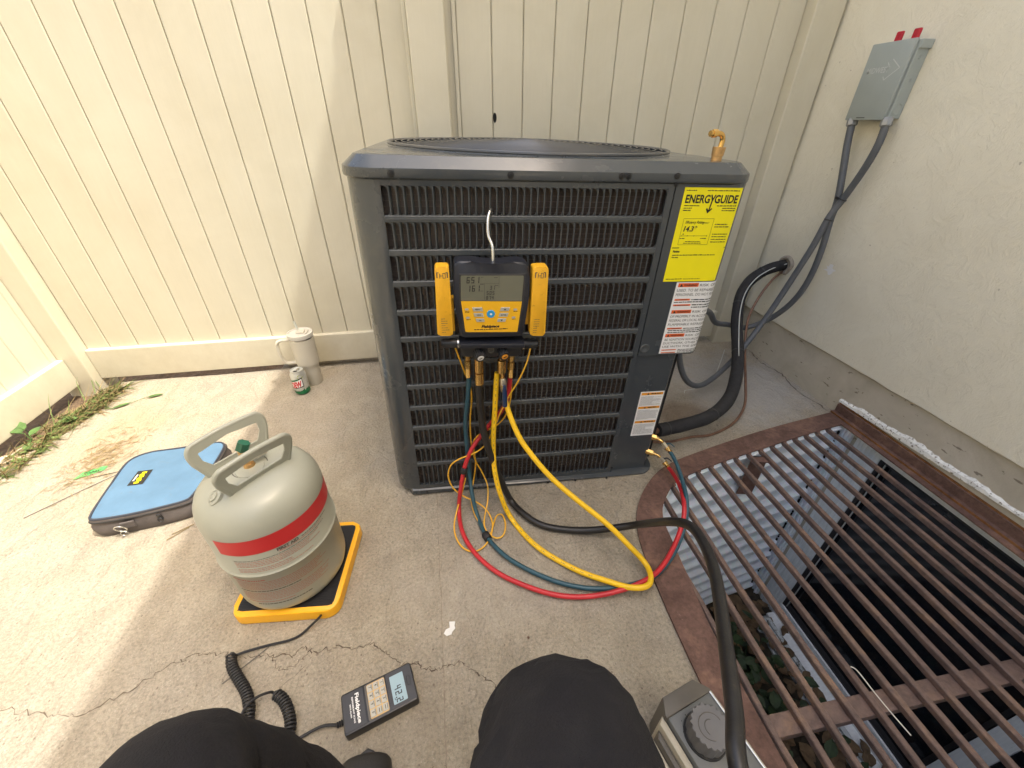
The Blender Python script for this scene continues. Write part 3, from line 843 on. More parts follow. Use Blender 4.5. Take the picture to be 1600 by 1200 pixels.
def post(x0, x1, y0, y1, lab):
    t = thing('fence_post', lab, 'fence post', ((x0 + x1) / 2, (y0 + y1) / 2, 0), group='vinyl fence posts')
    b = B(); b.box(x0, x1, y0, y1, -0.05, 1.90, bev=.005); part(b, 'shaft', 'vinyl', t)
    b = B(); cx, cy = (x0 + x1) / 2, (y0 + y1) / 2; e = 0.01
    b.box(x0 - e, x1 + e, y0 - e, y1 + e, 1.90, 1.925, bev=.003)
    b.poly([(x0, y0, 1.925), (x1, y0, 1.925), (x1, y1, 1.925), (x0, y1, 1.925), (cx, cy, 1.96)], [(0, 1, 4), (1, 2, 4), (2, 3, 4), (3, 0, 4)])
    part(b, 'cap', 'vinyl', t)
post(-1.798, -1.668, 1.906, 2.036, 'square almond vinyl post in the sunny left corner above the weeds')
post(-0.0495, 0.0805, 1.874, 2.004, 'square almond vinyl post between the two back fence panels')
post(1.5080, 1.6360, 1.874, 2.004, 'square almond vinyl post against the stucco house wall')
b = B(); b.box(-0.84, -0.06, 1.985, 2.02, 0.0, 0.03); tag(b.build('kerb', 'mortar', kind='structure'))

# centre lines (world metres) of hoses, wires and pipes
PATHS = {
    'teal_hose': [(0.044, 0.94, 0.496), (0.037, 0.951, 0.419), (0.025, 0.965, 0.317), (0.024, 0.965, 0.214), (0.025, 0.965, 0.116), (0.028, 0.909, 0.056), (0.038, 0.866, 0.012), (0.052, 0.803, 0.01), (0.074, 0.752, 0.012), (0.114, 0.696, 0.012), (0.178, 0.641, 0.012), (0.249, 0.597, 0.012), (0.331, 0.569, 0.012), (0.421, 0.563, 0.012), (0.499, 0.572, 0.016), (0.563, 0.605, 0.025), (0.622, 0.656, 0.035), (0.67, 0.713, 0.055), (0.694, 0.764, 0.08), (0.716, 0.835, 0.088), (0.727, 0.903, 0.102), (0.726, 0.945, 0.111)],
    'red_hose': [(0.157, 0.94, 0.479), (0.153, 0.947, 0.42), (0.138, 0.954, 0.364), (0.107, 0.962, 0.314), (0.071, 0.97, 0.256), (0.04, 0.955, 0.221), (0.017, 0.94, 0.178), (0.005, 0.929, 0.141), (-0.01, 0.911, 0.076), (-0.019, 0.894, 0.014), (-0.014, 0.813, 0.012), (0.015, 0.736, 0.012), (0.071, 0.663, 0.012), (0.144, 0.609, 0.012), (0.223, 0.569, 0.012), (0.307, 0.551, 0.012), (0.394, 0.547, 0.024), (0.472, 0.56, 0.03), (0.533, 0.589, 0.032), (0.6, 0.645, 0.04), (0.651, 0.701, 0.06), (0.673, 0.742, 0.08), (0.706, 0.814, 0.067), (0.721, 0.877, 0.059), (0.725, 0.93, 0.052)],
    'yellow_hose': [(0.121, 0.94, 0.499), (0.117, 0.937, 0.464), (0.111, 0.931, 0.38), (0.104, 0.925, 0.29), (0.102, 0.92, 0.217), (0.103, 0.895, 0.159), (0.116, 0.864, 0.089), (0.146, 0.83, 0.012), (0.204, 0.72, 0.012), (0.296, 0.631, 0.012), (0.37, 0.578, 0.022), (0.419, 0.546, 0.032), (0.462, 0.54, 0.036), (0.486, 0.563, 0.034), (0.491, 0.607, 0.03), (0.455, 0.64, 0.065), (0.399, 0.689, 0.114), (0.319, 0.751, 0.165), (0.253, 0.803, 0.214), (0.204, 0.848, 0.268), (0.175, 0.878, 0.309), (0.154, 0.912, 0.361), (0.142, 0.94, 0.404)],
    'black_hose': [(0.069, 0.935, 0.478), (0.068, 0.931, 0.429), (0.071, 0.927, 0.365), (0.077, 0.922, 0.295), (0.094, 0.917, 0.215), (0.118, 0.912, 0.125), (0.152, 0.906, 0.02), (0.186, 0.844, 0.015), (0.241, 0.79, 0.012), (0.335, 0.756, 0.014), (0.427, 0.731, 0.035), (0.503, 0.692, 0.09), (0.488, 0.557, 0.275), (0.494, 0.504, 0.323), (0.467, 0.43, 0.37), (0.434, 0.36, 0.402), (0.398, 0.296, 0.423), (0.358, 0.233, 0.446), (0.324, 0.181, 0.468), (0.298, 0.14, 0.481), (0.269, 0.096, 0.49), (0.24, 0.056, 0.496)],
    'left_wire': [(0.013, 0.96, 0.574), (0.03, 0.975, 0.494), (0.049, 0.975, 0.44), (0.054, 0.975, 0.4), (0.037, 0.975, 0.336), (0.037, 0.975, 0.257), (0.04, 0.975, 0.191), (0.045, 0.975, 0.141), (0.069, 0.975, 0.096), (0.087, 0.938, 0.068), (0.081, 0.899, 0.037), (0.058, 0.858, 0.014), (0.053, 0.82, 0.008), (0.06, 0.792, 0.011), (0.094, 0.756, 0.014), (0.114, 0.777, 0.008), (0.128, 0.823, 0.011), (0.121, 0.866, 0.014), (0.098, 0.865, 0.008), (0.082, 0.822, 0.011), (0.075, 0.779, 0.014), (0.06, 0.79, 0.008), (0.035, 0.847, 0.011), (0.021, 0.901, 0.014), (0.022, 0.934, 0.041), (0.042, 0.975, 0.069), (0.052, 0.975, 0.14), (0.047, 0.975, 0.19), (0.039, 0.975, 0.229), (0.057, 0.975, 0.254), (0.09, 0.975, 0.27), (0.129, 0.975, 0.285), (0.157, 0.975, 0.321), (0.167, 0.975, 0.387), (0.167, 0.975, 0.439)],
    'right_wire': [(0.217, 0.96, 0.557), (0.205, 0.93, 0.532), (0.181, 0.93, 0.47), (0.15, 0.93, 0.424), (0.127, 0.93, 0.375), (0.107, 0.945, 0.29), (0.089, 0.945, 0.248), (0.071, 0.945, 0.223), (0.038, 0.945, 0.198), (-0.004, 0.945, 0.196), (-0.037, 0.945, 0.173), (-0.048, 0.945, 0.125), (-0.038, 0.931, 0.077), (-0.001, 0.915, 0.045), (0.041, 0.901, 0.042), (0.075, 0.887, 0.009), (0.089, 0.833, 0.006), (0.077, 0.782, 0.009), (0.045, 0.743, 0.006), (0.013, 0.731, 0.009), (-0.018, 0.753, 0.006), (-0.039, 0.794, 0.009), (-0.04, 0.846, 0.006), (-0.031, 0.886, 0.009), (-0.004, 0.918, 0.059), (0.012, 0.945, 0.105)],
    'conduit_a': [(1.6, 1.608, 1.069), (1.6, 1.589, 1.008), (1.6, 1.564, 0.928), (1.6, 1.532, 0.816), (1.6, 1.527, 0.736), (1.6, 1.511, 0.623), (1.6, 1.512, 0.497), (1.59, 1.536, 0.384), (1.56, 1.592, 0.275), (1.48, 1.64, 0.207), (1.35, 1.609, 0.248), (1.22, 1.539, 0.344), (1.1, 1.448, 0.448)],
    'conduit_b': [(1.6, 1.465, 1.07), (1.6, 1.459, 1.013), (1.6, 1.474, 0.929), (1.6, 1.509, 0.824), (1.58, 1.52, 0.751), (1.56, 1.521, 0.635), (1.53, 1.534, 0.479), (1.48, 1.534, 0.322), (1.38, 1.504, 0.167), (1.25, 1.444, 0.083), (1.12, 1.383, 0.063), (1.02, 1.344, 0.116), (0.96, 1.335, 0.2), (0.92, 1.328, 0.299)],
    'suction': [(1.7, 1.726, 0.495), (1.62, 1.73, 0.485), (1.56, 1.752, 0.456), (1.48, 1.725, 0.407), (1.42, 1.671, 0.342), (1.36, 1.564, 0.258), (1.3, 1.435, 0.193), (1.22, 1.308, 0.142), (1.12, 1.199, 0.11), (1.0, 1.129, 0.094), (0.88, 1.091, 0.101), (0.8, 1.087, 0.092), (0.74, 1.064, 0.11)],
    'liquid': [(1.68, 1.723, 0.472), (1.6, 1.698, 0.445), (1.54, 1.682, 0.37), (1.48, 1.643, 0.282), (1.43, 1.573, 0.214), (1.38, 1.468, 0.134), (1.3, 1.328, 0.087), (1.24, 1.229, 0.041), (1.15, 1.163, 0.009), (1.02, 1.115, -0.003), (0.94, 1.116, -0.021), (0.83, 1.102, -0.003), (0.72, 1.033, 0.058)],
    'coil1': [(-0.387, 0.6, 0.03), (-0.409, 0.595, 0.012), (-0.43, 0.58, 0.006), (-0.457, 0.571, 0.006), (-0.5, 0.568, 0.006), (-0.547, 0.56, 0.01), (-0.571, 0.554, 0.012)],
    'coilA': [(-0.578, 0.56, 0.014), (-0.567, 0.531, 0.014), (-0.542, 0.501, 0.014), (-0.514, 0.469, 0.014), (-0.496, 0.435, 0.014), (-0.487, 0.398, 0.014), (-0.48, 0.366, 0.014)],
    'coil2': [(-0.482, 0.367, 0.01), (-0.497, 0.385, 0.03), (-0.498, 0.426, 0.035), (-0.482, 0.448, 0.03), (-0.462, 0.458, 0.02), (-0.457, 0.46, 0.012)],
    'coilB': [(-0.453, 0.457, 0.014), (-0.429, 0.441, 0.014), (-0.409, 0.412, 0.014), (-0.399, 0.383, 0.014), (-0.402, 0.357, 0.014), (-0.411, 0.344, 0.014)],
    'coil3': [(-0.413, 0.345, 0.01), (-0.393, 0.361, 0.008), (-0.366, 0.373, 0.006), (-0.334, 0.38, 0.01), (-0.302, 0.384, 0.014)],
}

# ------------------------------------------------------------------ condenser unit (local frame: x right, y back, z up)
UM = Matrix(((0.9994, 0.0234, 0.0259, -0.221), (-0.0234, 0.9997, -0.0006, 0.9962), (-0.0259, 0.0, 0.9997, 0.0218), (0, 0, 0, 1)))
OFF = {}
def lthing(name, label, cat, c=(0, 0, 0), group=None, frame=UM):
    t = thing(name, label, cat, group=group, matrix=frame @ Matrix.Translation(c))
    OFF[t.name] = Matrix.Translation(c).inverted()
    return t
def lp(b, name, mat, parent, **k):
    o = b.build(name, mat, parent, **k)
    o.matrix_parent_inverse = OFF.get(parent.name, Matrix()) if parent.parent is None else Matrix()
    return o
RX90 = Matrix.Rotation(R_(90), 4, 'X')
unit = lthing('air_conditioner', 'large dark grey outdoor air conditioning condenser with louvred front and yellow energy sticker', 'air conditioner')
W_, D_, HS = 0.966, 0.90, 0.958
# shell: everything round the louvred opening
path = [(0.077, 0.0)] + [(0.077 - 0.077 + 0.077 - 0.077 * math.sin(a), 0.077 - 0.077 * math.cos(a)) for a in [R_(90) * i / 10 for i in range(1, 11)]]
path = [(0.077, 0.0), (0.070, 0.0)] + [(0.070 - 0.070 * math.sin(a), 0.070 - 0.070 * math.cos(a)) for a in [R_(90) * i / 12 for i in range(1, 13)]]
path += [(0.0, D_ - 0.07)] + [(0.07 - 0.07 * math.cos(a), D_ - 0.07 + 0.07 * math.sin(a)) for a in [R_(90) * i / 10 for i in range(1, 11)]]
path += [(W_ - 0.07, D_)] + [(W_ - 0.07 + 0.07 * math.sin(a), D_ - 0.07 + 0.07 * math.cos(a)) for a in [R_(90) * i / 10 for i in range(1, 11)]]
path += [(W_, 0.12)]
b = B(); n = len(path)
b.poly([(x, y, z) for x, y in path for z in (0.004, HS)], [(i * 2, i * 2 + 2, i * 2 + 3, i * 2 + 1) for i in range(n - 1)])
b.box(0.077, 0.742, 0.0, 0.012, 0.9420, HS); b.box(0.077, 0.742, 0.0, 0.012, 0.004, 0.0245); b.box(0.742, 0.7565, 0.0, 0.012, 0.004, HS)
b.box(0.077, 0.0785, 0.0003, 0.02, 0.0245, 0.942)
lp(b, 'side_panel', 'unit_paint', unit, smooth=True, angle=30)
def upper_path(e=0.0, s0=0.7595, s1=0.99, n=10, r=0.035, xs=0.92):
    return [wrap(s0, 0, e)]
def wrap(s, z, e=0.0, xs=0.920, r=0.035):
    if s <= xs: return Vector((s, -e, z))
    a = min((s - xs) / r, math.pi / 2); ex = max(0.0, (s - xs) - r * math.pi / 2)
    return Vector((xs + (r + e) * math.sin(a), r - (r + e) * math.cos(a) + ex, z))
b = B(); ss = [0.7595, 0.92] + [0.92 + 0.055 * i / 10 for i in range(1, 11)] + [1.09]
vs = [wrap(s, z) for s in ss for z in (0.4905, HS)]
b.poly(vs, [(i * 2, i * 2 + 2, i * 2 + 3, i * 2 + 1) for i in range(len(ss) - 1)])
b.box(0.7595, 0.93, 0.0, 0.10, 0.4895, 0.4905)
b.poly([(0.7595, 0.0, 0.4905), (0.7595, 0.0, HS), (0.7595, 0.02, HS), (0.7595, 0.02, 0.4905)], [(0, 1, 2, 3)])
lp(b, 'access_cover', 'unit_paint', unit, smooth=True, angle=30)
b = B()
pp = [(0.7595, 0.010), (0.885, 0.010), (0.895, 0.020), (0.905, 0.12), (0.955, 0.14)]
b.poly([(x, y, z) for x, y in pp for z in (0.004, 0.489)], [(i * 2, i * 2 + 2, i * 2 + 3, i * 2 + 1) for i in range(4)])
lp(b, 'valve_panel', 'unit_paint', unit, smooth=True, angle=20)
b = B(); b.box(0.02, 0.93, 0.06, 0.85, 0.01, 0.93); lp(b, 'inner_void', 'void', unit)
b = B(); b.box(0.075, 0.752, 0.026, 0.05, 0.01, 0.95); lp(b, 'coil', 'coil_fin', unit)
b = B(); r = random.Random(2)
for k in range(74): b.box(0.077, 0.744, 0.0235 + .001 * r.random(), 0.026, 0.03 + 0.01236 * k, 0.0312 + 0.01236 * k + .0008 * r.random())
lp(b, 'coil_tubes', 'coil_tube', unit, kind='stuff')
# horizontal rails of the grille
tops = [0.9417 - 0.0755 * k for k in range(12)]
b = B()
for k in range(11):
    z1 = tops[k] - 0.0605; z0 = tops[k + 1]
    b.box(0.077, 0.7425, -0.0008, 0.010, z0, z1, bev=0.002, seg=1)
    if k == 0: b.box(0.083, 0.735, -0.0018, -0.0007, (z0 + z1) / 2 - 0.0022, (z0 + z1) / 2 + 0.0022, bev=0.0007, seg=1)
lp(b, 'grille_rails', 'louver_paint', unit, smooth=True, angle=30)
PITCH = (0.742 - 0.0785) / 42
def louver_mesh(h):
    b = B(); t = 0.0018
    prof = [(-0.0012, 0.0008), (0.0012, 0.0008), (0.0040, 0.0070), (0.0052, 0.0125), (0.0042, 0.0125), (0.0026, 0.0075), (-0.0010, 0.0035)]
    n = len(prof)
    b.poly([(x, y, z) for z in (0, -h) for x, y in prof], [(i, (i + 1) % n, n + (i + 1) % n, n + i) for i in range(n)] + [tuple(range(n)), tuple(range(2 * n - 1, n - 1, -1))])
    f = 0.0092
    for sgn, z in ((-1, 0), (1, -h)):
        arc = [(-0.0020 - f + f * math.sin(R_(a)), z + sgn * (f - f * math.cos(R_(a)))) for a in (0, 22, 45, 67, 90)]
        vs = [(-0.0020, 0.0012, z)] + [(x, 0.0012, zz) for x, zz in arc] + [(-0.0020, 0.004, z)] + [(x, 0.004, zz) for x, zz in arc]
        b.poly(vs, [(0, i, i + 1) for i in range(1, 5)] + [(6, 7 + i, 6 + i) for i in range(1, 5)] + [(i, i + 1, i + 7, i + 6) for i in range(1, 5)])
    bmesh.ops.recalc_face_normals(b.bm, faces=b.bm.faces[:])
    me = bpy.data.meshes.new('louver'); b.bm.to_mesh(me); b.bm.free(); me.materials.append(MATS['louver_paint'])
    return me
lm = louver_mesh(0.0605)
for k in range(7):
    for i in range(42):
        o = bpy.data.objects.new('louver', lm); C.objects.link(o); o.parent = unit
        o.location = (0.0785 + PITCH * (i + 1) - 0.0005, 0, tops[k])
b = B()
for k in range(7, 12):
    h = 0.0605 if k < 11 else tops[11] - 0.0245
    lm2 = louver_mesh(h)
    for i in range(42):
        ox = 0.0785 + PITCH * (i + 1) - 0.0005; oz = tops[k]
        b.mesh(lm2, lambda c: Vector((c.x + ox, c.y, c.z + oz)))
lp(b, 'lower_louvers', 'louver_paint', unit, kind='stuff')
# base pan
b = B()
pts = [(0.052, -0.004), (0.40, -0.010), (0.78, -0.018)] + [(0.865 + 0.055 * math.sin(R_(a)), 0.038 - 0.056 * math.cos(R_(a))) for a in range(0, 91, 15)] + [(0.95, 0.5), (0.95, 0.86), (0.5, 0.87), (0.04, 0.86), (0.01, 0.4), (0.02, 0.05)]
lo = [Vector((x, y, 0)) for x, y in pts]
n = len(pts)
zb = lambda x: -0.0150 + 0.0259 * x
b.poly([(p.x, p.y, zb(p.x)) for p in lo] + [(p.x, p.y, 0.004) for p in lo] + [(p.x, max(p.y, 0.003), 0.010) for p in lo],
       [(i, (i + 1) % n, n + (i + 1) % n, n + i) for i in range(n)] + [(n + i, n + (i + 1) % n, 2 * n + (i + 1) % n, 2 * n + i) for i in range(n)] + [tuple(range(2 * n, 3 * n))])
lp(b, 'base_pan', 'unit_paint', unit, smooth=True, angle=25)
for x, y in ((0.09, 0.06), (0.09, 0.80), (0.86, 0.80), (0.80, 0.03)):
    b = B(); b.box(x - 0.04, x + 0.04, y - 0.04, y + 0.04, -0.0215 + 0.0259 * x, zb(x)); lp(b, 'foot', 'rubber_black', unit)
# cap
b = B(); NS = 12
def outl(e, r):
    return rrect(-e, W_ + e, -e, D_ + e, max(r, 0.01), NS)
L = []
for e, r, z in ((0.000, 0.070, 0.953), (0.007, 0.078, 0.9575), (0.0085, 0.080, 0.9640), (0.007, 0.078, 0.9760), (-0.020, 0.050, 0.9985), (-0.024, 0.046, 0.9995)):
    L.append([(x, y, z) for x, y in outl(e, r)])
GC = (0.484, 0.475); GR = 0.425
def circ(r, z):
    out = []
    for x, y in outl(-0.024, 0.046):
        a = math.atan2(y - GC[1], x - GC[0]); out.append((GC[0] + r * math.cos(a), GC[1] + r * math.sin(a), z))
    return out
# refine the outline so the circle is round
def dens(loop):
    out = []
    for p, q in zip(loop, loop[1:] + loop[:1]):
        d = math.dist(p, q); k = max(1, int(d / 0.04))
        for i in range(k): out.append(tuple(p[j] + (q[j] - p[j]) * i / k for j in range(3)))
    return out
base = dens(L[-1]); nb = len(base)
rings = [base]
for r, z in ((GR + 0.012, 1.0003), (GR + 0.004, 1.004), (GR, 1.003), (GR - 0.002, 0.93)):
    rings.append([(GC[0] + r * math.cos(math.atan2(p[1] - GC[1], p[0] - GC[0])), GC[1] + r * math.sin(math.atan2(p[1] - GC[1], p[0] - GC[0])), z) for p in base])
n = len(L[0]); vs = [p for l in L for p in l]
b.poly(vs, [(j * n + i, j * n + (i + 1) % n, (j + 1) * n + (i + 1) % n, (j + 1) * n + i) for j in range(len(L) - 1) for i in range(n)])
vs = [p for l in rings for p in l]
b.poly(vs, [(j * nb + i, j * nb + (i + 1) % nb, (j + 1) * nb + (i + 1) % nb, (j + 1) * nb + i) for j in range(4) for i in range(nb)])
lp(b, 'top_cap', 'unit_paint', unit, smooth=True, angle=22)
fg = B()
for k in range(23):
    r = 0.030 + 0.0180 * k; z = 1.006 + 0.013 * (1 - (r / GR) ** 2)
    m = 28 + 3 * k
    fg.tube([(GC[0] + r * math.cos(2 * math.pi * i / m), GC[1] + r * math.sin(2 * math.pi * i / m), z) for i in range(m)], 0.0021, 6, closed=True)
fgo = lp(fg, 'fan_guard', 'wire_black', unit, smooth=True)
b = B()
for k in range(8):
    a = 2 * math.pi * k / 8 + 0.2
    b.tube([(GC[0] + r * math.cos(a), GC[1] + r * math.sin(a), 1.002 + 0.013 * (1 - (r / GR) ** 2)) for r in (0.02, 0.12, 0.22, 0.33, 0.432)], 0.0028, 6)
lp(b, 'spokes', 'wire_black', fgo, smooth=True)
b = B(); m = 96
b.tube([(GC[0] + (GR + .003) * math.cos(2 * math.pi * i / m), GC[1] + (GR + .003) * math.sin(2 * math.pi * i / m), 1.005) for i in range(m)], 0.0045, 8, closed=True)
lp(b, 'rim', 'wire_black', fgo, smooth=True)
fan = B(); fan.lathe([(0, .05), (.05, .05), (.055, .04), (.055, 0), (0, 0)], c=(GC[0], GC[1], 0.94), seg=24)
fan = lp(fan, 'fan', 'black_plastic', unit)
for k in range(4):
    b = B(); a0 = k * math.pi / 2 + 0.3; vs = []
    for i in range(7):
        r = 0.05 + 0.34 * i / 6
        for j in range(4):
            a = a0 + (j - 1.5) * 0.22 * (1 if i else 0.6); vs.append((GC[0] + r * math.cos(a), GC[1] + r * math.sin(a), 0.955 + 0.02 * (j - 1.5)))
    b.poly(vs, [(i * 4 + j, i * 4 + j + 1, i * 4 + 5 + j, i * 4 + 4 + j) for i in range(6) for j in range(3)]); lp(b, 'blade', 'black_plastic', fan, smooth=True)
def screw(x, z, y=-0.007, r=0.0072):
    b = B(); M = Matrix.Translation((x, y, z)) @ RX90
    b.lathe([(0, .0045), (r * .55, .0045), (r * .62, .0022), (r, .0018), (r * 1.05, 0)], seg=12, M=M)
    b.box(-r * .45, r * .45, -.0007, .0007, .0044, .0052, M=M @ Matrix.Rotation(random.uniform(0, 3), 4, 'Z'))
    lp(b, 'screw', 'ink', unit, smooth=True, angle=30)
for x, z in ((0.1048, 0.966), (0.3602, 0.967), (0.6163, 0.969), (0.6318, 0.969), (0.7512, 0.971)): screw(x, z, -0.0082)
screw(0.757, 0.951, -0.0005, 0.0045); screw(0.742, 0.487, -0.0005, 0.004); screw(0.7565, 0.03, -0.0005, 0.004)
for x, y in ((0.10, -0.0050), (0.52, -0.0135), (0.62, -0.0155), (0.735, -0.0180)):
    screw(x, -0.003 if x < .3 else 0.001, y, 0.004)
b = B(); b.lathe([(0, 0), (0.009, 0.0003), (0.012, 0.0022), (0.015, 0.0004)], M=Matrix.Translation((0.775, -0.0005, 0.515)) @ RX90, seg=20); lp(b, 'dimple', 'louver_paint', unit, smooth=True)

# stickers
def sticker(name, s0, s1, z0, z1, mat, nu=12):
    b = B(); rect(b, s0, s1, z0, z1, lambda u, v: wrap(u, v, 0.0006), nu)
    return lp(b, name, mat, unit, smooth=True)
e1 = lambda u, v: wrap(u, v, 0.0010)
e2 = lambda u, v: wrap(u, v, 0.0013)
st = sticker('energy_label', 0.782, 0.9365, 0.7165, 0.947, 'label_yellow')
b = B(); rr = random.Random(31)
w = 0.1545; x0 = 0.782; zt = 0.947
put_text(b, 'ENERG', x0 + 0.008, zt - 0.034, 0.0185, e1, width=0.064, bold=0.030)
put_text(b, 'GUIDE', x0 + 0.0845, zt - 0.034, 0.0185, e1, width=0.062, bold=0.030)
# Y whose stem is the arrow
yx = x0 + 0.0785
b.poly([e1(*p) for p in ((yx - .0065, zt - .0155), (yx - .0028, zt - .0155), (yx + .0008, zt - .0235), (yx + .0045, zt - .0155), (yx + .0080, zt - .0155), (yx + .0022, zt - .0285), (yx - .0016, zt - .0285))], [tuple(range(7))])
b.poly([e1(*p) for p in ((yx - .0016, zt - .0285), (yx + .0022, zt - .0285), (yx - .0006, zt - .053), (yx - .0040, zt - .053))], [(0, 1, 2, 3)])
b.poly([e1(*p) for p in ((yx - .0045, zt - .0585), (yx + .0065, zt - .0475), (yx + .0035, zt - .0455), (yx - .0025, zt - .0520), (yx - .0075, zt - .0455), (yx - .0108, zt - .0475))], [tuple(range(6))])
scribble(b, x0 + .006, x0 + .032, zt - .0075, .0022, e1, rnd=rr); scribble(b, x0 + .060, x0 + .148, zt - .0075, .0022, e1, rnd=rr)
for k, wd in enumerate((.040, .022, .020)): scribble(b, x0 + .008, x0 + .008 + wd, zt - .0415 - .0055 * k, .0022, e1, rnd=rr)
for k, wd in enumerate((.052, .036, .036)): scribble(b, x0 + .147 - wd, x0 + .147, zt - .0415 - .0055 * k, .0024, e1, rnd=rr)
frame_rect(b, x0 + .016, x0 + .098, zt - .134, zt - .070, .0007, e1)
put_text(b, 'Efficiency Rating', x0 + .023, zt - .082, .0070, e1, width=.050, shear=.15, bold=.012)
put_text(b, '(SEER2)*', x0 + .071, zt - .082, .0040, e1, width=.017, shear=.2)
put_text(b, '14.3*', x0 + .022, zt - .1005, .0125, e1, width=.036, shear=.15, bold=.035)
rect(b, x0 + .019, x0 + .090, zt - .1120, zt - .1112, e1)
for q in (0, .24, .5, 1): rect(b, x0 + .019 + .0704 * q, x0 + .0200 + .0704 * q, zt - .1135, zt - .1098, e1)
b.poly([e1(*p) for p in ((x0 + .022, zt - .1085), (x0 + .024, zt - .105), (x0 + .026, zt - .1085))], [(0, 1, 2)])
scribble(b, x0 + .018, x0 + .032, zt - .119, .002, e1, rnd=rr); scribble(b, x0 + .074, x0 + .092, zt - .119, .002, e1, rnd=rr)
scribble(b, x0 + .034, x0 + .076, zt - .1265, .0018, e1, rnd=rr); scribble(b, x0 + .030, x0 + .080, zt - .1305, .0018, e1, rnd=rr)
for k, wd in enumerate((.034, .040)): scribble(b, x0 + .104, x0 + .104 + wd, zt - .085 - .006 * k, .0024, e1, rnd=rr)
for k in range(4): scribble(b, x0 + .104, x0 + .146, zt - .1085 - .0065 * k, .0022, e1, rnd=rr)
rect(b, x0 + .003, x0 + .1525, zt - .1425, zt - .1405, e1)
put_text(b, 'Notice', x0 + .008, zt - .153, .0056, e1, width=.018, bold=.05)
scribble(b, x0 + .008, x0 + .128, zt - .161, .0024, e1, rnd=rr); scribble(b, x0 + .008, x0 + .026, zt - .167, .0024, e1, rnd=rr)
scribble(b, x0 + .006, x0 + .052, zt - .2245, .0022, e1, rnd=rr); scribble(b, x0 + .056, x0 + .105, zt - .2245, .0016, e1, rnd=rr)
lp(b, 'lettering', 'ink', st, kind='stuff')
st = sticker('warning_label', 0.8235, 0.984, 0.4945, 0.7140, 'label_white', 20)
bk = B(); rr = random.Random(5)
sx = 0.8235; zt = 0.7140
def bar(z, h, wd, big):
    bo = B(); rect(bo, sx + .006, sx + .006 + wd, z, z + h, e1, 6); lp(bo, 'warning_bar', 'label_orange', st)
    tx = sx + .011; ts = h * .8
    bk.poly([e2(tx, z + h * .1), e2(tx + ts, z + h * .1), e2(tx + ts / 2, z + h * .9)], [(0, 1, 2)])
    if big: put_text(bk, 'WARNING!', tx + ts + .003, z + h * .18, h * .62, e2, width=wd - ts - .012, bold=.02)
    else: scribble(bk, tx + ts + .003, sx + wd, z + h * .25, h * .4, e2, rnd=rr)
def line(txt, z, h, x=0.006, wd=None): put_text(bk, txt, sx + x, z, h, e1, width=wd, cut=.006)
z = zt - .0125
bar(z - .001, .0110, .060, True); line('RISK OF FIRE.', z, .0078, .070, .083)
line('USED. TO BE REPAIRED ONLY', z - .0140, .0080, .006, .150); line('PERSONNEL. DO NOT PUNCTURE', z - .0265, .0080, .006, .150)
bar(z - .0400, .0050, .046, False); scribble(bk, sx + .056, sx + .152, z - .0395, .0034, e1, 3, rnd=rr); scribble(bk, sx + .006, sx + .152, z - .0460, .0030, e1, 3, rnd=rr)
bar(z - .0560, .0050, .052, False); scribble(bk, sx + .062, sx + .152, z - .0550, .0034, e1, 3, rnd=rr); scribble(bk, sx + .062, sx + .152, z - .0620, .0030, e1, 3, rnd=rr)
z -= .0775
bar(z - .001, .0105, .060, True); line('RISK OF FIRE.', z, .0074, .070, .080)
line('OF PROPERLY IN ACCORDANCE', z - .0135, .0076, .006, .150); line('FEDERAL OR LOCAL REGULATIONS', z - .0260, .0076, .006, .152); line('FLAMMABLE REFRIGERANT', z - .0385, .0076, .006, .146)
bar(z - .0500, .0048, .046, False)
for k in range(3): scribble(bk, sx + (.056 if k == 0 else .010), sx + .150, z - .0495 - .0060 * k, .0030, e1, 3, rnd=rr)
z -= .0740
bar(z - .001, .0105, .060, True); line('RISK OF FIRE.', z, .0070, .070, .078)
line('BE IGNITION SOURCES SHALL', z - .0130, .0072, .008, .144); line('DUCTWORK, OTHER THAN A', z - .0245, .0072, .006, .146); line('USE WITH THE SPECIFIC', z - .0360, .0072, .006, .140)
rr = random.Random(6)
for k in range(3):
    if k != 1: bar(z - .0455 - .0045 * k, .0035, .046, False)
    scribble(bk, sx + .058, sx + .150, z - .0450 - .0045 * k, .0024, e1, 3, rnd=rr)
lp(bk, 'lettering', 'ink', st, kind='stuff')
# lower caution label
st = B(); rect(st, .8035, .8845, .1665, .3500, lambda u, v: Vector((u, .0094, v)), 1); st = lp(st, 'caution_label', 'label_white', unit)
e3_ = lambda u, v: Vector((u, .0090, v)); e4_ = lambda u, v: Vector((u, .0087, v))
bk = B(); rr = random.Random(8)
for z in (.3365, .2815, .2215):
    bo = B(); rect(bo, .807, .8815, z, z + .0095, e3_); lp(bo, 'caution_bar', 'label_amber', st)
    bk.poly([e4_(.826, z + .001), e4_(.834, z + .001), e4_(.830, z + .0088)], [(0, 1, 2)])
    scribble(bk, .840, .872, z + .003, .004, e4_, rnd=rr)
for z0, z1 in ((.2950, .3330), (.2360, .2780), (.1710, .2180)):
    z = z1 - .003
    while z > z0: scribble(bk, .808, .8800, z, .0011, e3_, last=rr.choice([1, 1, .95, .6]), rnd=rr); z -= .0034
lp(bk, 'lettering', 'ink', st, kind='stuff')

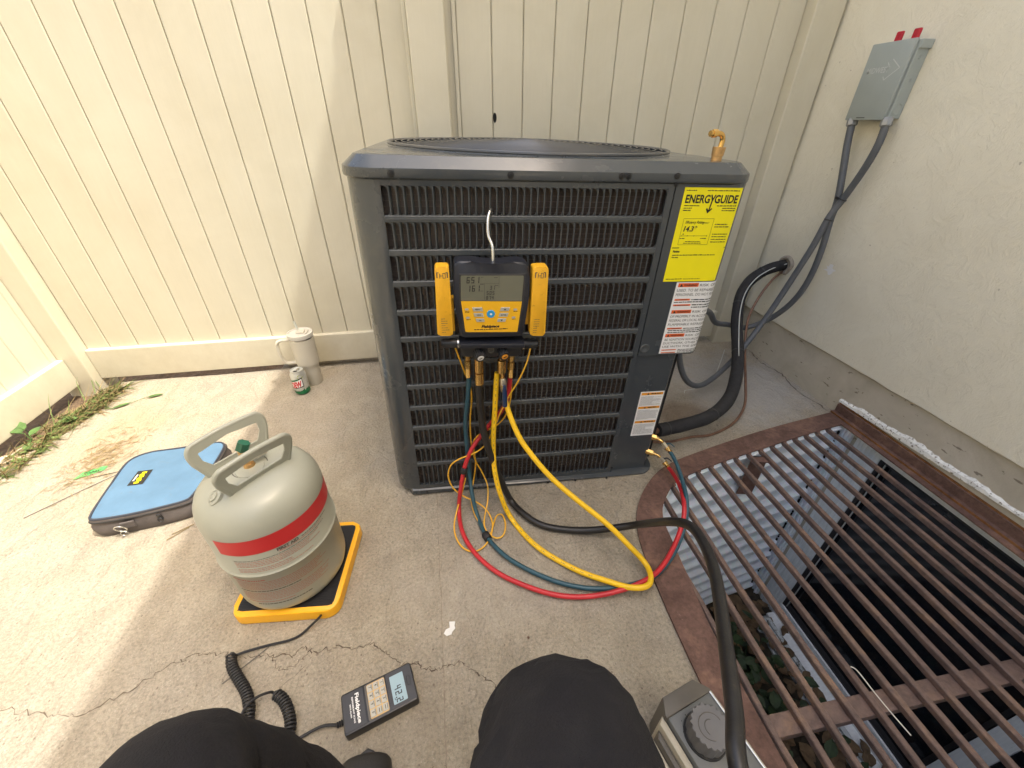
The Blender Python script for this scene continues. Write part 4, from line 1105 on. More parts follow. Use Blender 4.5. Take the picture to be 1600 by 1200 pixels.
# brass fitting standing on the cap
bf = lthing('brass_fitting', 'brass elbow fitting left standing on the front right corner of the condenser top', 'fitting', (0.890, 0.075, 0.9995))
b = B(); b.lathe([(0, 0), (.0125, 0), (.0125, .009), (.0140, .010), (.0155, .029), (0, .029)], c=(.890, .075, .9997), seg=24); lp(b, 'swivel_nut', 'brass_rough', bf, smooth=True, angle=30)
b = B(); b.tube(spline([(.892, .075, 1.027), (.893, .075, 1.044), (.886, .073, 1.054), (.873, .070, 1.057), (.866, .069, 1.057)], 5), .0062, 12); lp(b, 'elbow', 'brass', bf, smooth=True)
b = B(); b.cyl((.870, .0695, 1.057), (.857, .067, 1.056), .0088, seg=6); b.cyl((.858, .0672, 1.0562), (.851, .066, 1.0558), .0066, seg=16); lp(b, 'flare_end', 'brass', bf)

# ------------------------------------------------------------------ digital manifold
man = lthing('manifold_gauge', 'digital refrigerant manifold gauge with yellow faceplate hanging on the condenser grille', 'gauge', (0.312, -0.06, 0.56))
# heights below are read in the plane 85 mm in front of the grille
body = [(.2262, .792), (.2275, .797), (.232, .8005), (.2434, .8022), (.265, .8010), (.288, .7972), (.312, .7960), (.335, .7964), (.360, .7990), (.3781, .7985), (.389, .7955), (.3955, .790), (.3978, .7834), (.4005, .760), (.4007, .7133), (.3985, .690), (.3935, .640), (.3905, .615), (.388, .611), (.3800, .6095), (.243, .6145), (.2350, .6155), (.2325, .620), (.2255, .690), (.2225, .712), (.2235, .760)]
b = B(); b.prism(body, 0.038, 0.085, M=RX90, bev=0.006); mb = lp(b, 'body', 'navy_plastic', man, smooth=True, angle=35)
YF = -0.0856
f0 = lambda u, v: Vector((u, YF, v)); f1_ = lambda u, v: Vector((u, YF - .0011, v)); f2_ = lambda u, v: Vector((u, YF - .0020, v)); f3_ = lambda u, v: Vector((u, YF - .0026, v))
b = B(); b.prism([(.2370, .7740), (.3890, .7715), (.3880, .6980), (.3785, .6215), (.2425, .6265), (.2345, .7000)], .085, .0862, M=RX90, bev=.0008); lp(b, 'bezel', 'charcoal_plastic', man)
b = B(); b.prism([(.2420, .7705), (.3840, .7680), (.3855, .765), (.3830, .7063), (.2385, .7112), (.2402, .768)], .0862, .0868, M=RX90); scr = lp(b, 'screen', 'lcd', man)
b = B(); fz = lambda u, v: Vector((u, -.0871, v))
seven(b, '65', .2525, .7520, .0150, fz); seven(b, '1', .2745, .7520, .0150, fz)
seven(b, '161', .2535, .7322, .0150, fz)
seven(b, '31', .3065, .7360, .0095, fz); seven(b, '505', .2985, .7235, .0095, fz); seven(b, '874', .2975, .7120, .0090, fz)
for (a, c, d, e) in ((.2935, .2940, .712, .751), (.284, .328, .7505, .7509), (.3275, .3280, .7395, .768), (.318, .326, .7455, .7465), (.284, .292, .7490, .7500), (.284, .291, .7330, .7338), (.286, .292, .7655, .7662), (.316, .3245, .7640, .7650)): rect(b, a, c, d, e, fz)
lp(b, 'digits', 'lcd_ink', scr)
b = B(); b.prism([(.2388, .7098), (.3835, .7050), (.3755, .6275), (.3735, .6255), (.2490, .6300), (.2465, .6320)], .0862, .0870, M=RX90); fp = lp(b, 'faceplate', 'yellow_clean', man)
def key(pts, mat='button_grey', ink=None):
    b = B(); b.prism(pts, .0870, .0888, M=RX90, bev=.0007); k = lp(b, 'button', mat, man)
    cx = sum(p[0] for p in pts) / len(pts); cz = sum(p[1] for p in pts) / len(pts)
    b = B(); fk = lambda u, v: Vector((u, -.0891, v))
    if ink == 'up': b.poly([fk(cx - .003, cz - .002), fk(cx + .003, cz - .002), fk(cx, cz + .0022)], [(0, 1, 2)])
    elif ink == 'down': b.poly([fk(cx - .003, cz + .002), fk(cx + .003, cz + .002), fk(cx, cz - .0022)], [(0, 1, 2)])
    elif ink: put_text(b, ink, cx, cz - .0015, .0032, fk, align='C', bold=.02)
    else: b.bm.free(); return
    lp(b, 'legend', 'ink', k)
def par(x, z, w, h, s): return [(x + s * 0, z), (x + w, z - .0005), (x + w + s, z - h), (x + s * 1.0, z - h + .0005)]
key(par(.2645, .6940, .0235, .0105, .0025), ink='MENU'); key(par(.2672, .6795, .0225, .0100, .0025), ink='VIEW'); key(par(.2722, .6650, .0200, .0090, .0020), ink='OK')
key(par(.3335, .6922, .0215, .0100, -.0030), ink='up'); key(par(.3305, .6778, .0215, .0100, -.0030), ink='ENTER'); key(par(.3265, .6635, .0200, .0090, -.0025), ink='down')
b = B(); b.lathe([(0, .0018), (.009, .0016), (.0102, 0)], M=Matrix.Translation((.3090, -.0870, .6757)) @ RX90, seg=28); k = lp(b, 'power_button', 'button_blue', man, smooth=True)
b = B(); b.lathe([(0, .0022), (.003, .0021)], M=Matrix.Translation((.3092, -.0870, .6760)) @ RX90, seg=12); lp(b, 'highlight_dot', 'ink_white', k)
for x, z in ((.2515, .6895), (.2535, .6680), (.3680, .6855), (.3645, .6650)):
    b = B(); b.lathe([(0, .0010), (.0048, .0008)], M=Matrix.Translation((x, -.0870, z)) @ RX90 @ Matrix.Diagonal((1, .6, 1, 1)), seg=16); lp(b, 'button', 'button_grey', man)
b = B(); fz = lambda u, v: Vector((u, -.0873, v)); rr = random.Random(3)
put_text(b, 'Fieldpiece', .2860, .6400, .0072, fz, width=.044, bold=.05, shear=.25)
scribble(b, .268, .350, .6345, .0024, fz, rnd=rr)
for x, z in ((.2475, .6835), (.2475, .6805), (.2500, .6620), (.3640, .6800), (.3605, .6600)): scribble(b, x, x + .010, z, .0016, fz, rnd=rr)
lp(b, 'lettering', 'ink', fp)
# lower block
b = B(); b.prism([(.2310, .6010), (.3955, .5945), (.3955, .5815), (.2310, .5880)], .048, .094, M=RX90, bev=.003); lp(b, 'front_bar', 'navy_plastic', man, smooth=True, angle=30)
b = B(); b.prism([(.2335, .5880), (.3905, .5820), (.3915, .5520), (.3760, .5470), (.2480, .5520), (.2335, .5570)], .046, .074, M=RX90, bev=.003); lp(b, 'manifold_block', 'black_plastic', man, smooth=True, angle=30)
for xa, xb, za, zb_ in ((.1895, .2270, .5895, .5880), (.3950, .4315, .5785, .5770)):
    b = B(); b.cyl((xa, -.062, za), (xb, -.062, zb_), .0125, seg=24); b.cyl((xa - .003 if xa < .3 else xb, -.062, za), (xa if xa < .3 else xb + .003, -.062, za), .0105, seg=24)
    lp(b, 'end_valve', 'black_plastic', man, smooth=True, angle=35)
    b = B(); xm = xb if xa < .3 else xa; b.cyl((xm - .0010, -.062, zb_), (xm + .0030, -.062, zb_), .0135, seg=24); lp(b, 'end_ring', 'steel', man, smooth=True, angle=35)
for x0, z0, x1, z1, mat in ((.2760, .5720, .2825, .5610, 'ink_white'), (.3375, .5710, .3440, .5620, 'label_amber')):
    p0 = Vector((x0, -.068, z0)); p1 = Vector((x1, -.098, z1)); d = (p1 - p0)
    q = d.to_track_quat('Z', 'Y').to_matrix().to_4x4(); M = Matrix.Translation(p0) @ q; Lk = d.length
    b = B(); prof = []
    pts = [((.0136 if i % 2 else .0122) * math.cos(2 * math.pi * i / 28), (.0136 if i % 2 else .0122) * math.sin(2 * math.pi * i / 28)) for i in range(28)]
    b.prism(pts, .008, Lk, M=M, bev=.001); b.lathe([(.009, 0), (.009, .010)], M=M, seg=16)
    kn = lp(b, 'valve_knob', 'black_plastic', man)
    b = B(); b.lathe([(0, Lk + .0012), (.0074, Lk + .0010), (.0084, Lk)], M=M, seg=24); lp(b, 'knob_disc', mat, kn, smooth=True)
    b = B(); b.box(-.0042, .0042, -.0012, .0012, Lk + .0011, Lk + .0018, M=M @ Matrix.Rotation(.5, 4, 'Z')); lp(b, 'flow_mark', 'ink', kn)
b = B(); M = Matrix.Translation((.3105, -.074, .5725)) @ RX90
b.lathe([(.0085, .006), (.0085, -.002), (.0105, -.002)], M=M, seg=20); b.lathe([(.0085, .006), (.0060, .006), (.0055, .002), (0, .002)], M=M, seg=20)
lp(b, 'sight_glass', 'pump_dark', man, smooth=True, angle=30)
def fitting(x, z1, z0, r, y=-.058, name='hose_fitting', hexes=((0, .35),), mat='brass'):
    b = B(); L = z1 - z0
    b.lathe([(r * .62, 0), (r * .62, L)], c=(x, y, z0), seg=18)
    for a, c in hexes:
        b.lathe([(r * .8, z1 - L * c), (r, z1 - L * c + .001), (r, z1 - L * a - .001), (r * .8, z1 - L * a)], c=(x, y, 0), seg=6 if c - a < .4 else 16)
    n = 9
    for k in range(n):
        zz = z0 + L * .02 + (L * .36) * k / n; b.lathe([(r * .70, zz), (r * .76, zz + L * .02), (r * .70, zz + L * .035)], c=(x, y, 0), seg=16)
    lp(b, name, mat, man, smooth=True, angle=30)
fitting(.2505, .558, .481, .0092, hexes=((0, .22), (.30, .62)))
fitting(.2800, .545, .460, .0118, hexes=((.05, .52), (.56, .98)), y=-.064)
fitting(.3400, .547, .494, .0116, hexes=((.2, .95),), y=-.066)
fitting(.3668, .552, .474, .0096, hexes=((0, .3), (.36, .66)))
b = B(); b.tube(spline([(.3166, -.058, .795), (.3166, -.052, .820), (.3140, -.045, .832), (.3085, -.037, .845), (.3075, -.030, .862), (.3090, -.020, .880), (.3145, -.008, .893), (.3190, .003, .893), (.3200, .008, .885)], 6), .0040, 10)
lp(b, 'hanging_hook', 'steel', man, smooth=True)
# yellow pipe clamps docked at both sides
def clamp(lab, outline, jaw, wire, cap, side):
    cx = sum(p[0] for p in outline) / 4; cz = min(p[1] for p in outline)
    t = lthing('pipe_clamp', lab, 'clamp', (cx, -.07, cz), group='yellow pipe clamp thermometers docked on the gauge')
    b = B(); pts = outline
    rp = []
    for i in range(4):
        p = Vector(pts[i]); a = (Vector(pts[i - 1]) - p).normalized(); c = (Vector(pts[(i + 1) % 4]) - p).normalized()
        for k in range(5):
            s = k / 4; rp.append(tuple(p + a * .007 * (1 - s) ** 2 + c * .007 * s ** 2))
    b.prism(rp, .060, .092, M=RX90, bev=.003); lp(b, 'grip', 'yellow_plastic', t, smooth=True, angle=35)
    b = B(); b.prism(jaw, .045, .066, M=RX90, bev=.002); lp(b, 'lower_grip', 'yellow_plastic', t, smooth=True, angle=35)
    b = B(); fz = lambda u, v: Vector((u, -.0924, v)); xm = (outline[0][0] + outline[1][0]) / 2; zt = outline[0][1] - .022
    for dx in (-.0115, .0115):
        s = 1 if dx > 0 else -1
        rect(b, xm + dx - .0012, xm + dx + .0012, zt - .003, zt + .010, fz); rect(b, xm + dx - (.004 if s > 0 else -.001), xm + dx + (.001 if s > 0 else .004) , zt + .0080, zt + .0100, fz)
    frame_rect(b, xm + .001, xm + .0075, zt - .004, zt + .008, .0013, fz); rect(b, xm - .0060, xm - .0045, zt - .004, zt + .007, fz); rect(b, xm - .0060, xm + .001, zt + .001, zt + .0024, fz)
    rr = random.Random(side); zz = outline[2][1]
    for k in range(7):
        scribble(b, xm - .009, xm + .009, zz + .010 + .0058 * k, .0014, fz, last=rr.choice([.5, .8, 1]), rnd=rr)
    lp(b, 'markings', 'pump_dark', t)
    w = Matrix(UM); inv = (UM @ Matrix.Translation((cx, -.07, cz))).inverted()
    b = B(); b.tube(spline(smooth_path(wire, 1), 5), .0023, 8); o = b.build('sensor_wire', 'wire_yellow', t, smooth=True); o.matrix_parent_inverse = inv
    return t
clamp('yellow pipe clamp docked on the left side of the digital gauge, trailing a thin wire', [(.1835, .7925), (.2150, .7930), (.2165, .6235), (.1790, .6250)], [(.2000, .7100), (.2220, .7100), (.2225, .6230), (.2050, .6220)], PATHS['left_wire'], 0, 3)
clamp('yellow pipe clamp docked on the right side of the digital gauge, trailing a thin wire', [(.4050, .7890), (.4415, .7888), (.4455, .6140), (.4070, .6160)], [(.3990, .7000), (.4150, .7000), (.4150, .6350), (.3970, .6350)], PATHS['right_wire'], 0, 4)

# ------------------------------------------------------------------ hoses
def wpart(b, name, mat, parent, **k):
    o = b.build(name, mat, parent, **k)
    o.matrix_parent_inverse = parent.matrix_basis.inverted() if parent.parent is None else Matrix()
    return o
def hose(name, lab, P, r, mat, k=8, it=2):
    t = thing(name, lab, 'hose', P[len(P) // 2])
    b = B(); path = smooth_path(spline(P, k), it)
    b.tube(path, r, 14); wpart(b, 'tubing', mat, t, smooth=True)
    return t, path
def crimp(t, p0, p1, r, mat='brass', hexr=None):
    b = B(); p0 = Vector(p0); p1 = Vector(p1); d = p1 - p0
    P = [p0 + d * q for q in (0, .04, .10, .16, .22, .28, .34, .40, .60, .62, .96, 1)]
    R = [r, r * 1.15, r * 1.15, r, r * 1.15, r, r * 1.15, r * .8, r * .8, r * 1.35, r * 1.35, r]
    b.tube(P, r, 12, radii=R); wpart(b, 'end_fitting', mat, t, smooth=True, angle=30)
H_ = PATHS
teal, tp = hose('charging_hose', 'thin teal blue refrigerant hose from the left port of the gauge to the condenser valves', H_['teal_hose'], .0066, 'hose_teal')
red, rp_ = hose('charging_hose', 'thin red refrigerant hose sweeping across the concrete to the lower condenser valve', H_['red_hose'], .0068, 'hose_red')
yel, yp = hose('charging_hose', 'bright yellow refrigerant hose looping down from the middle of the gauge', H_['yellow_hose'], .0078, 'hose_yellow')
blk, bp = hose('vacuum_hose', 'thick black vacuum hose running from the gauge past the grate towards the pump', [(x, y, z) for x, y, z in H_['black_hose'][:-1]] + [(0.262, 0.03, 0.47), (0.275, -0.05, 0.40), (0.33, -0.10, 0.32), (0.38, -0.10, 0.24), (0.39, -0.06, 0.185)], .0106, 'hose_black')
# printing along the yellow hose
b = B(); rr = random.Random(2); acc = 0
for i in range(4, len(yp) - 4):
    p, q = yp[i], yp[i + 1]
    if i % 2 == 0 or i > 75: continue
    d = (q - p).normalized(); view = (Vector((0, 0, 1.08)) - p).normalized(); sd = d.cross(view).normalized(); nn = sd.cross(d).normalized()
    if nn.dot(view) < 0: nn = -nn
    L = (q - p).length; c = p + nn * .00795
    for k in range(3):
        u0 = L * (k / 3 + .04); u1 = u0 + L * rr.uniform(.12, .26)
        vs = [c + d * u0 - sd * .0014, c + d * u1 - sd * .0014, c + d * u1 + sd * .0006, c + d * u0 + sd * .0006]; b.poly(vs, [(0, 1, 2, 3)])
wpart(b, 'printing', 'pump_dark', yel)
# ball valve on the yellow hose
bv = lambda u, y, v: UM @ Vector((u, y, v))
b = B(); b.cyl(bv(.3425, -.064, .502), bv(.3440, -.062, .474), .0052, seg=14); wpart(b, 'stem', 'brass', yel, smooth=True, angle=30)
b = B(); b.tube([bv(.3440, -.062, .476), bv(.3448, -.062, .470), bv(.3482, -.062, .436), bv(.3486, -.062, .431)], .008, 12, radii=[.006, .0088, .0088, .0070]); b.cyl(bv(.3462, -.070, .452), bv(.3462, -.080, .452), .0062, seg=14)
wpart(b, 'valve_body', 'nickel', yel, smooth=True, angle=30)
b = B(); b.tube([bv(.3465, -.078, .462), bv(.3480, -.079, .440), bv(.3492, -.078, .415), bv(.3500, -.076, .392), bv(.3502, -.075, .388)], .007, 12, radii=[.004, .0068, .0076, .0074, .0035]); wpart(b, 'valve_lever', 'lever_blue', yel, smooth=True)
# valves where teal and red hoses meet the condenser
for t, P, hm in ((teal, ((0.672, 1.005, .142), (0.690, .990, .142), (0.701, .975, .140), (0.716, .960, .122), (.7265, .946, .111)), 'hose_teal'), (red, ((0.664, .992, .084), (0.682, .975, .084), (0.696, .962, .083), (0.712, .946, .066), (.7235, .932, .054)), 'navy_plastic')):
    P = [Vector(p) for p in P]
    b = B(); b.cyl(P[0], P[1], .0105, seg=6); b.cyl(P[1], P[1] + (P[1] - P[0]) * .3, .0075, seg=12); wpart(b, 'flare_nut', 'brass', t)
    b = B(); b.tube(spline([P[1], P[2], P[2] + (P[3] - P[2]) * .4], 5), .0042, 10); wpart(b, 'bent_stem', 'brass', t, smooth=True)
    a, c = P[2] + (P[3] - P[2]) * .3, P[3] + (P[4] - P[3]) * .1
    b = B(); b.tube([a, a + (c - a) * .06, a + (c - a) * .94, c], .008, 6, radii=[.006, .0082, .0082, .006]); wpart(b, 'valve_body', 'nickel', t, smooth=True, angle=25)
    b = B(); m = (a + c) / 2; b.tube(spline([m + Vector((.006, -.002, .006)), m + Vector((.020, 0, .004)), m + Vector((.034, -.008, -.006))], 4), .0036, 8, flat=.5); wpart(b, 'lever', hm, t, smooth=True)
    crimp(t, P[4] + (P[4] - P[3]) * .25, P[3] + (P[4] - P[3]) * .1, .0072)
def strap(P, i, r, mat='rubber_black', w=.014, name='hose_strap', lab=''):
    p = P[i]; d = (P[i + 1] - P[i - 1]).normalized()
    b = B(); b.tube([p - d * w / 2, p - d * w * .45, p + d * w * .45, p + d * w / 2], r, 14, radii=[r * .9, r, r, r * .9])
    return b
i = min(range(len(rp_)), key=lambda i: (rp_[i] - Vector((.008, .93, .150))).length)
wpart(strap(rp_, i, .0118, w=.020), 'hook_and_loop_strap', 'rubber_black', red, smooth=True, angle=50)
i = min(range(len(tp)), key=lambda i: (tp[i] - Vector((.0600, .785, .010))).length)
wpart(strap(tp, i, .0118, w=.024), 'hook_and_loop_strap', 'rubber_black', teal, smooth=True, angle=50)

# ------------------------------------------------------------------ line set and conduits
sl = thing('refrigerant_line', 'thick black foam insulated pipe curving from the wall hole down to the condenser', 'pipe', (1.3, 1.43, .2))
P = [(1.70, 1.726, .495), (1.62, 1.725, .488), (1.56, 1.745, .456)] + H_['suction'][3:-1] + [(0.745, 1.075, .0985)]
path = smooth_path(spline(P, 8), 3)
b = B(); rr = random.Random(1); b.tube(path, .0255, 18, radii=[.0255 * (1 + .02 * math.sin(i * .7)) for i in range(len(path))]); wpart(b, 'foam_sleeve', 'foam_black', sl, smooth=True)
b = B(); b.cyl((.745, 1.075, .0985), (.66, 1.03, .102), .011, seg=16); wpart(b, 'bare_pipe', 'copper', sl, smooth=True)
for fr in (.16, .34, .50, .74, .93):
    i = int(fr * (len(path) - 2)) + 1
    wpart(strap(path, i, .0266, w=.005), 'tie_wrap', 'black_plastic', sl, smooth=True, angle=50)
b = B()
wp = [path[int(len(path) * q)] + Vector((-.012, -.022, .012)) for q in (.06, .14, .22, .30, .38, .46, .54)]
b.tube(spline(smooth_path(wp, 1), 5), .0024, 6); wpart(b, 'control_wire', 'frame_grey', sl, smooth=True)
ll = thing('liquid_line', 'bare brown copper pipe curving beside the insulated line to the condenser', 'pipe', (1.3, 1.33, .09))
P = [(x, y, max(z, .006)) for x, y, z in H_['liquid'][:-1]] + [(.70, 1.045, .075)]
b = B(); b.tube(smooth_path(spline(P, 8), 3), .0056, 10); wpart(b, 'tubing', 'copper', ll, smooth=True)
tag(B().tube(spline([(1.03, 1.36, .045), (1.06, 1.40, .03), (1.12, 1.42, .02), (1.17, 1.43, .03), (1.24, 1.46, .05), (1.30, 1.52, .16)], 6), .0012, 5).build('thin_wire', 'frame_grey', smooth=True), 'thin loose pale wire lying on the slab behind the condenser', 'wire')
db = thing('disconnect_box', 'grey metal electrical disconnect box with red tabs mounted on the stucco wall', 'electrical box', (1.62, 1.53, 1.19))
# box: wall at X=1.648, front cover at X=1.585
b = B(); b.box(1.6005, 1.6475, 1.466, 1.628, 1.090, 1.296, bev=.002); b.box(1.602, 1.6475, 1.460, 1.634, 1.284, 1.308, bev=.002); wpart(b, 'enclosure', 'box_grey', db)
cf = thing  # (alias kept for clarity of the cover below)
b = B(); b.box(1.588, 1.5995, 1.472, 1.632, 1.086, 1.312, bev=.003); cov = wpart(b, 'cover', 'box_grey', db, smooth=True, angle=30)
fc = lambda u, v: Vector((1.5878, 1.632 - u * .88, 1.086 + v))
fc2 = lambda u, v: Vector((1.5875, 1.632 - u * .88, 1.086 + v))
b = B(); put_text(b, 'MIDWEST', .020, .1400, .017, fc, width=.098, bold=.01); lp_o = b.build('embossed_lettering', 'box_grey_lit', cov)  # flat letters, light on the embossing put in as paler grey
b = B()
for (a, c) in (((.118, .176), (.160, .150)), ((.160, .150), (.112, .118)), ((.102, .168), (.112, .158)), ((.112, .118), (.104, .128))):
    A = Vector(a); Cc = Vector(c); n = (Cc - A).normalized(); n = Vector((-n.y, n.x)) * .0016
    b.poly([fc(*(A - n)), fc(*(A + n)), fc(*(Cc + n)), fc(*(Cc - n))], [(0, 1, 2, 3)])
b.build('embossed_arrow', 'box_grey_lit', cov)
b = B(); rect(b, .055, .095, .006, .0085, fc2); b.build('latch_slot', 'ink', cov)
for y in (1.492, 1.552):
    b = B(); b.box(1.595, 1.606, y - .011, y + .011, 1.300, 1.338, bev=.003); wpart(b, 'red_tab', 'red_plastic', db)
for z, y0, rad in ((1.118, 1.4655, .017), (1.262, 1.4655, .005), (1.200, 1.4655, .004)):
    b = B(); b.tube([(1.623 + rad * math.cos(a), y0, z + rad * math.sin(a)) for a in [2 * math.pi * i / 20 for i in range(20)]], .0012, 5, closed=True); wpart(b, 'knockout', 'box_grey', db, smooth=True)
def conduit(lab, P, r0, rib_len, colk):
    t = thing('conduit', lab, 'conduit', P[0])
    path = resample(smooth_path(spline(P, 10), 3), .0028)
    rad = [r0 * (1 + (.055 if (i % 2 == 0) else -.02) * (1 if i * .0028 < rib_len else .12)) for i in range(len(path))]
    b = B(); b.tube(path, r0, 12, radii=rad); wpart(b, 'sheath', 'conduit', t, smooth=True, angle=70)
    d = (path[4] - path[0]).normalized()
    b = B(); b.tube([path[0] - d * .012, path[0] - d * .004, path[0] + d * .012, path[0] + d * .016], r0 * 1.3, 8, radii=[r0 * 1.2, r0 * 1.42, r0 * 1.42, r0 * 1.2]); wpart(b, 'connector', 'zinc', t, smooth=True, angle=30)
    return t, path
Pa = [(1.602, 1.608, 1.082)] + H_['conduit_a'][1:-2] + [(1.22, 1.54, .30), (1.10, 1.45, .40), (0.90, 1.30, .48), (0.74, 1.22, .50)]
Pb = [(1.602, 1.466, 1.082)] + H_['conduit_b'][1:-1] + [(.92, 1.328, .31), (.86, 1.25, .45), (0.74, 1.18, .52)]
ca, pa = conduit('grey flexible conduit from the left side of the wall box, passing behind the other conduit', Pa, .0125, .30, 1)
cb, pb = conduit('grey flexible conduit from the right side of the wall box, dipping nearly to the slab', Pb, .0125, .14, 1)
for z in (.826, .742):
    i = min(range(len(pb)), key=lambda i: abs(pb[i].z - z) if i < 200 else 9)
    j = min(range(len(pa)), key=lambda k: (pa[k] - pb[i]).length)
    c = (pa[j] + pb[i]) / 2; h = (pa[j] - pb[i]); 
    d = (pb[i + 1] - pb[i - 1]).normalized(); hx = h.length / 2 + .0135
    s = h.normalized() if h.length > .004 else Vector((0, 1, 0)); s = (s - d * s.dot(d)).normalized(); u = d.cross(s)
    b = B(); b.tube([c + s * (hx * math.cos(a)) + u * (.0140 * math.sin(a)) for a in [2 * math.pi * k / 20 for k in range(20)]], .0022, 6, closed=True); b.box(-.004, .004, -.004, .004, -.004, .004, M=Matrix.Translation(c + Vector((-.016, -.0, 0)) + s * .004))
    tag(b.build('cable_tie', 'black_plastic', smooth=True), 'black cable tie binding the two grey conduits, %s of the two' % ('upper' if z > .8 else 'lower'), 'cable tie', 'black cable ties round the two conduits')

# ------------------------------------------------------------------ scale platform, refrigerant cylinder, remote
SY = R_(-5.5); SC = Vector((-.4625, .7585, 0)); SM = Matrix.Translation(SC) @ Matrix.Rotation(SY, 4, 'Z')
sc = thing('refrigerant_scale', 'yellow edged charging scale platform with black ribbed top under the cylinder', 'scale', matrix=SM)
b = B(); o_ = rrect(-.132, .132, -.137, .137, (.026, .026, .030, .034), 6)
b.prism(o_, .004, .036, bev=.006); b.build('housing', 'scale_yellow', sc, smooth=True, angle=35)
b = B(); b.prism(rrect(-.119, .119, -.122, .124, .014, 5), .036, .0372); b.build('mat', 'black_plastic', sc)
b = B()
for k in range(56): b.box(-.117, .117, -.120 + .00432 * k, -.1178 + .00432 * k, .0373, .0386)
b.build('mat_ribs', 'rubber_black', sc, kind='stuff')
for x, y in ((-.11, -.11), (.11, -.11), (-.11, .11), (.11, .11)):
    b = B(); b.lathe([(.012, 0), (.012, .005)], c=(x, y, 0), seg=14); b.build('foot', 'rubber_black', sc)
TC = Vector((-.475, .757, .0388)); TR = .134
tk = thing('refrigerant_cylinder', 'grey green refrigerant cylinder with red band and twin carrying handles standing on the scale', 'gas cylinder', TC)
T2 = lambda z: z - TC.z
b = B()
prof = [(0, .003), (.098, .001), (.112, .0005), (.122, .004), (.1295, .013), (.133, .026), (TR, .045), (TR, .1620), (.1358, .1640), (.1380, .1665), (.1358, .1690), (TR, .171), (TR, .290), (.1330, .305), (.1290, .322), (.1215, .338), (.110, .351), (.094, .361), (.074, .3675), (.050, .371), (.030, .372), (.029, .374), (0, .375)]
b.lathe(prof, seg=72); b.build('shell', 'tank_paint', tk, smooth=True, angle=60)
def cy(e): return lambda a, z: Vector(((TR + e) * math.cos(R_(a)), (TR + e) * math.sin(R_(a)), z))
b = B(); rect(b, -117.5, 22, T2(.280), T2(.3265), cy(.0005), 60); b.build('red_band', 'tank_red', tk, smooth=True)
b = B(); bk = B(); rr = random.Random(9); c1 = cy(.0006)
k_ = 180 / math.pi / TR
put_text(bk, 'FIRST AID', -67, T2(.2690), .0085, lambda u, v: c1(u, v), width=20, bold=.05, cut=2)
def cyl_line(b, a0, a1, z, h, last=1.0):
    a = a0; end = a0 + (a1 - a0) * last
    while a < end:
        w = rr.uniform(1.2, 4.2); rect(b, a, min(a + w, end), z, z + h, c1, 1); a += w + .55
cyl_line(bk, -44, -8, T2(.2705), .0022, .95); cyl_line(b, -66, -20, T2(.2655), .0018)
for k in range(5): cyl_line(b if k else bk, -107, -14 - 3 * k, T2(.2590 - .0052 * k), .0015, rr.choice([.8, .9, 1, .97]))
for k in range(3): cyl_line(b, -107, -25, T2(.2290 - .0052 * k), .0015, rr.choice([.6, .7, .85]))
cyl_line(b, -122, -88, T2(.1830), .0034)
for k in range(6): cyl_line(b, -120, -24 - 2 * k, T2(.1760 - .0054 * k), .0014, rr.choice([.95, .9, 1]))
cyl_line(bk, -120, -60, T2(.1400), .0030)
for k in range(6): cyl_line(b, -119, -28 - k, T2(.1330 - .0054 * k), .0014, rr.choice([.9, .95, 1]))
cyl_line(b, -118, -70, T2(.0960), .0022); cyl_line(bk, -108, -54, T2(.0860), .0034)
b.build('red_print', 'ink_red', tk, kind='stuff'); bk.build('black_print', 'pump_dark', tk)
hd = Vector((.672, .740, 0)).normalized()
def handle(base, top_c, half0, half1):
    base = Vector(base) - TC; top_c = Vector(top_c) - TC; up = top_c - base; Hh = up.length; up.normalize(); nn = hd.cross(up).normalized()
    M = Matrix(((hd.x, up.x, nn.x, base.x), (hd.y, up.y, nn.y, base.y), (hd.z, up.z, nn.z, base.z), (0, 0, 0, 1)))
    out = [(-half0, -.004), (half0, -.004), (half1, Hh * .55), (half1 + .002, Hh * .80), (half1 - .006, Hh * .97), (half1 - .022, Hh * 1.02), (0, Hh * 1.055), (-half1 + .022, Hh * 1.02), (-half1 + .006, Hh * .97), (-half1 - .002, Hh * .80), (-half1, Hh * .55)]
    out = [(p.x, p.y) for p in spline([(x, y, 0) for x, y in out[2:]], 4)] + [(-half0, -.004), (half0, -.004)]
    inn = [(-half0 * .80, Hh * .30), (half0 * .80, Hh * .30), (half1 * .80, Hh * .55), (half1 * .82, Hh * .78), (0, Hh * .88), (-half1 * .82, Hh * .78), (-half1 * .80, Hh * .55)]
    me = flat_shape(out, [inn], -.0016, .0016); me.transform(M)
    o = link('handle', me, 'tank_paint', tk)
    rim = [M @ Vector((x, y, -.004)) for x, y in out[:-2]]
    b = B(); b.tube([M @ Vector((half0, 0, -.003))] + rim + [M @ Vector((-half0, 0, -.003))], .0062, 10)
    b.build('rolled_rim', 'tank_paint', o, smooth=True)
    b = B(); b.tube([M @ Vector((x, Hh * .30, 0)) for x in (-half0 * .8, half0 * .8)], .0026, 8); b.build('lip', 'tank_paint', o, smooth=True)
    return M
handle((-.446, .735, .396), (-.434, .722, .482), .062, .078)
handle((-.514, .802, .396), (-.526, .815, .484), .062, .080)
b = B(); v0 = Vector((-.479, .766, .408)) - TC
b.cyl(v0, v0 + Vector((0, 0, .014)), .014, .010, seg=18); b.cyl(v0 + Vector((0, 0, .012)), v0 + Vector((-.002, .001, .046)), .0088, seg=14); b.cyl(v0 + Vector((-.002, .001, .034)), v0 + Vector((-.002, .001, .048)), .0105, seg=6)
b.build('valve', 'brass_rough', tk, smooth=True, angle=30)
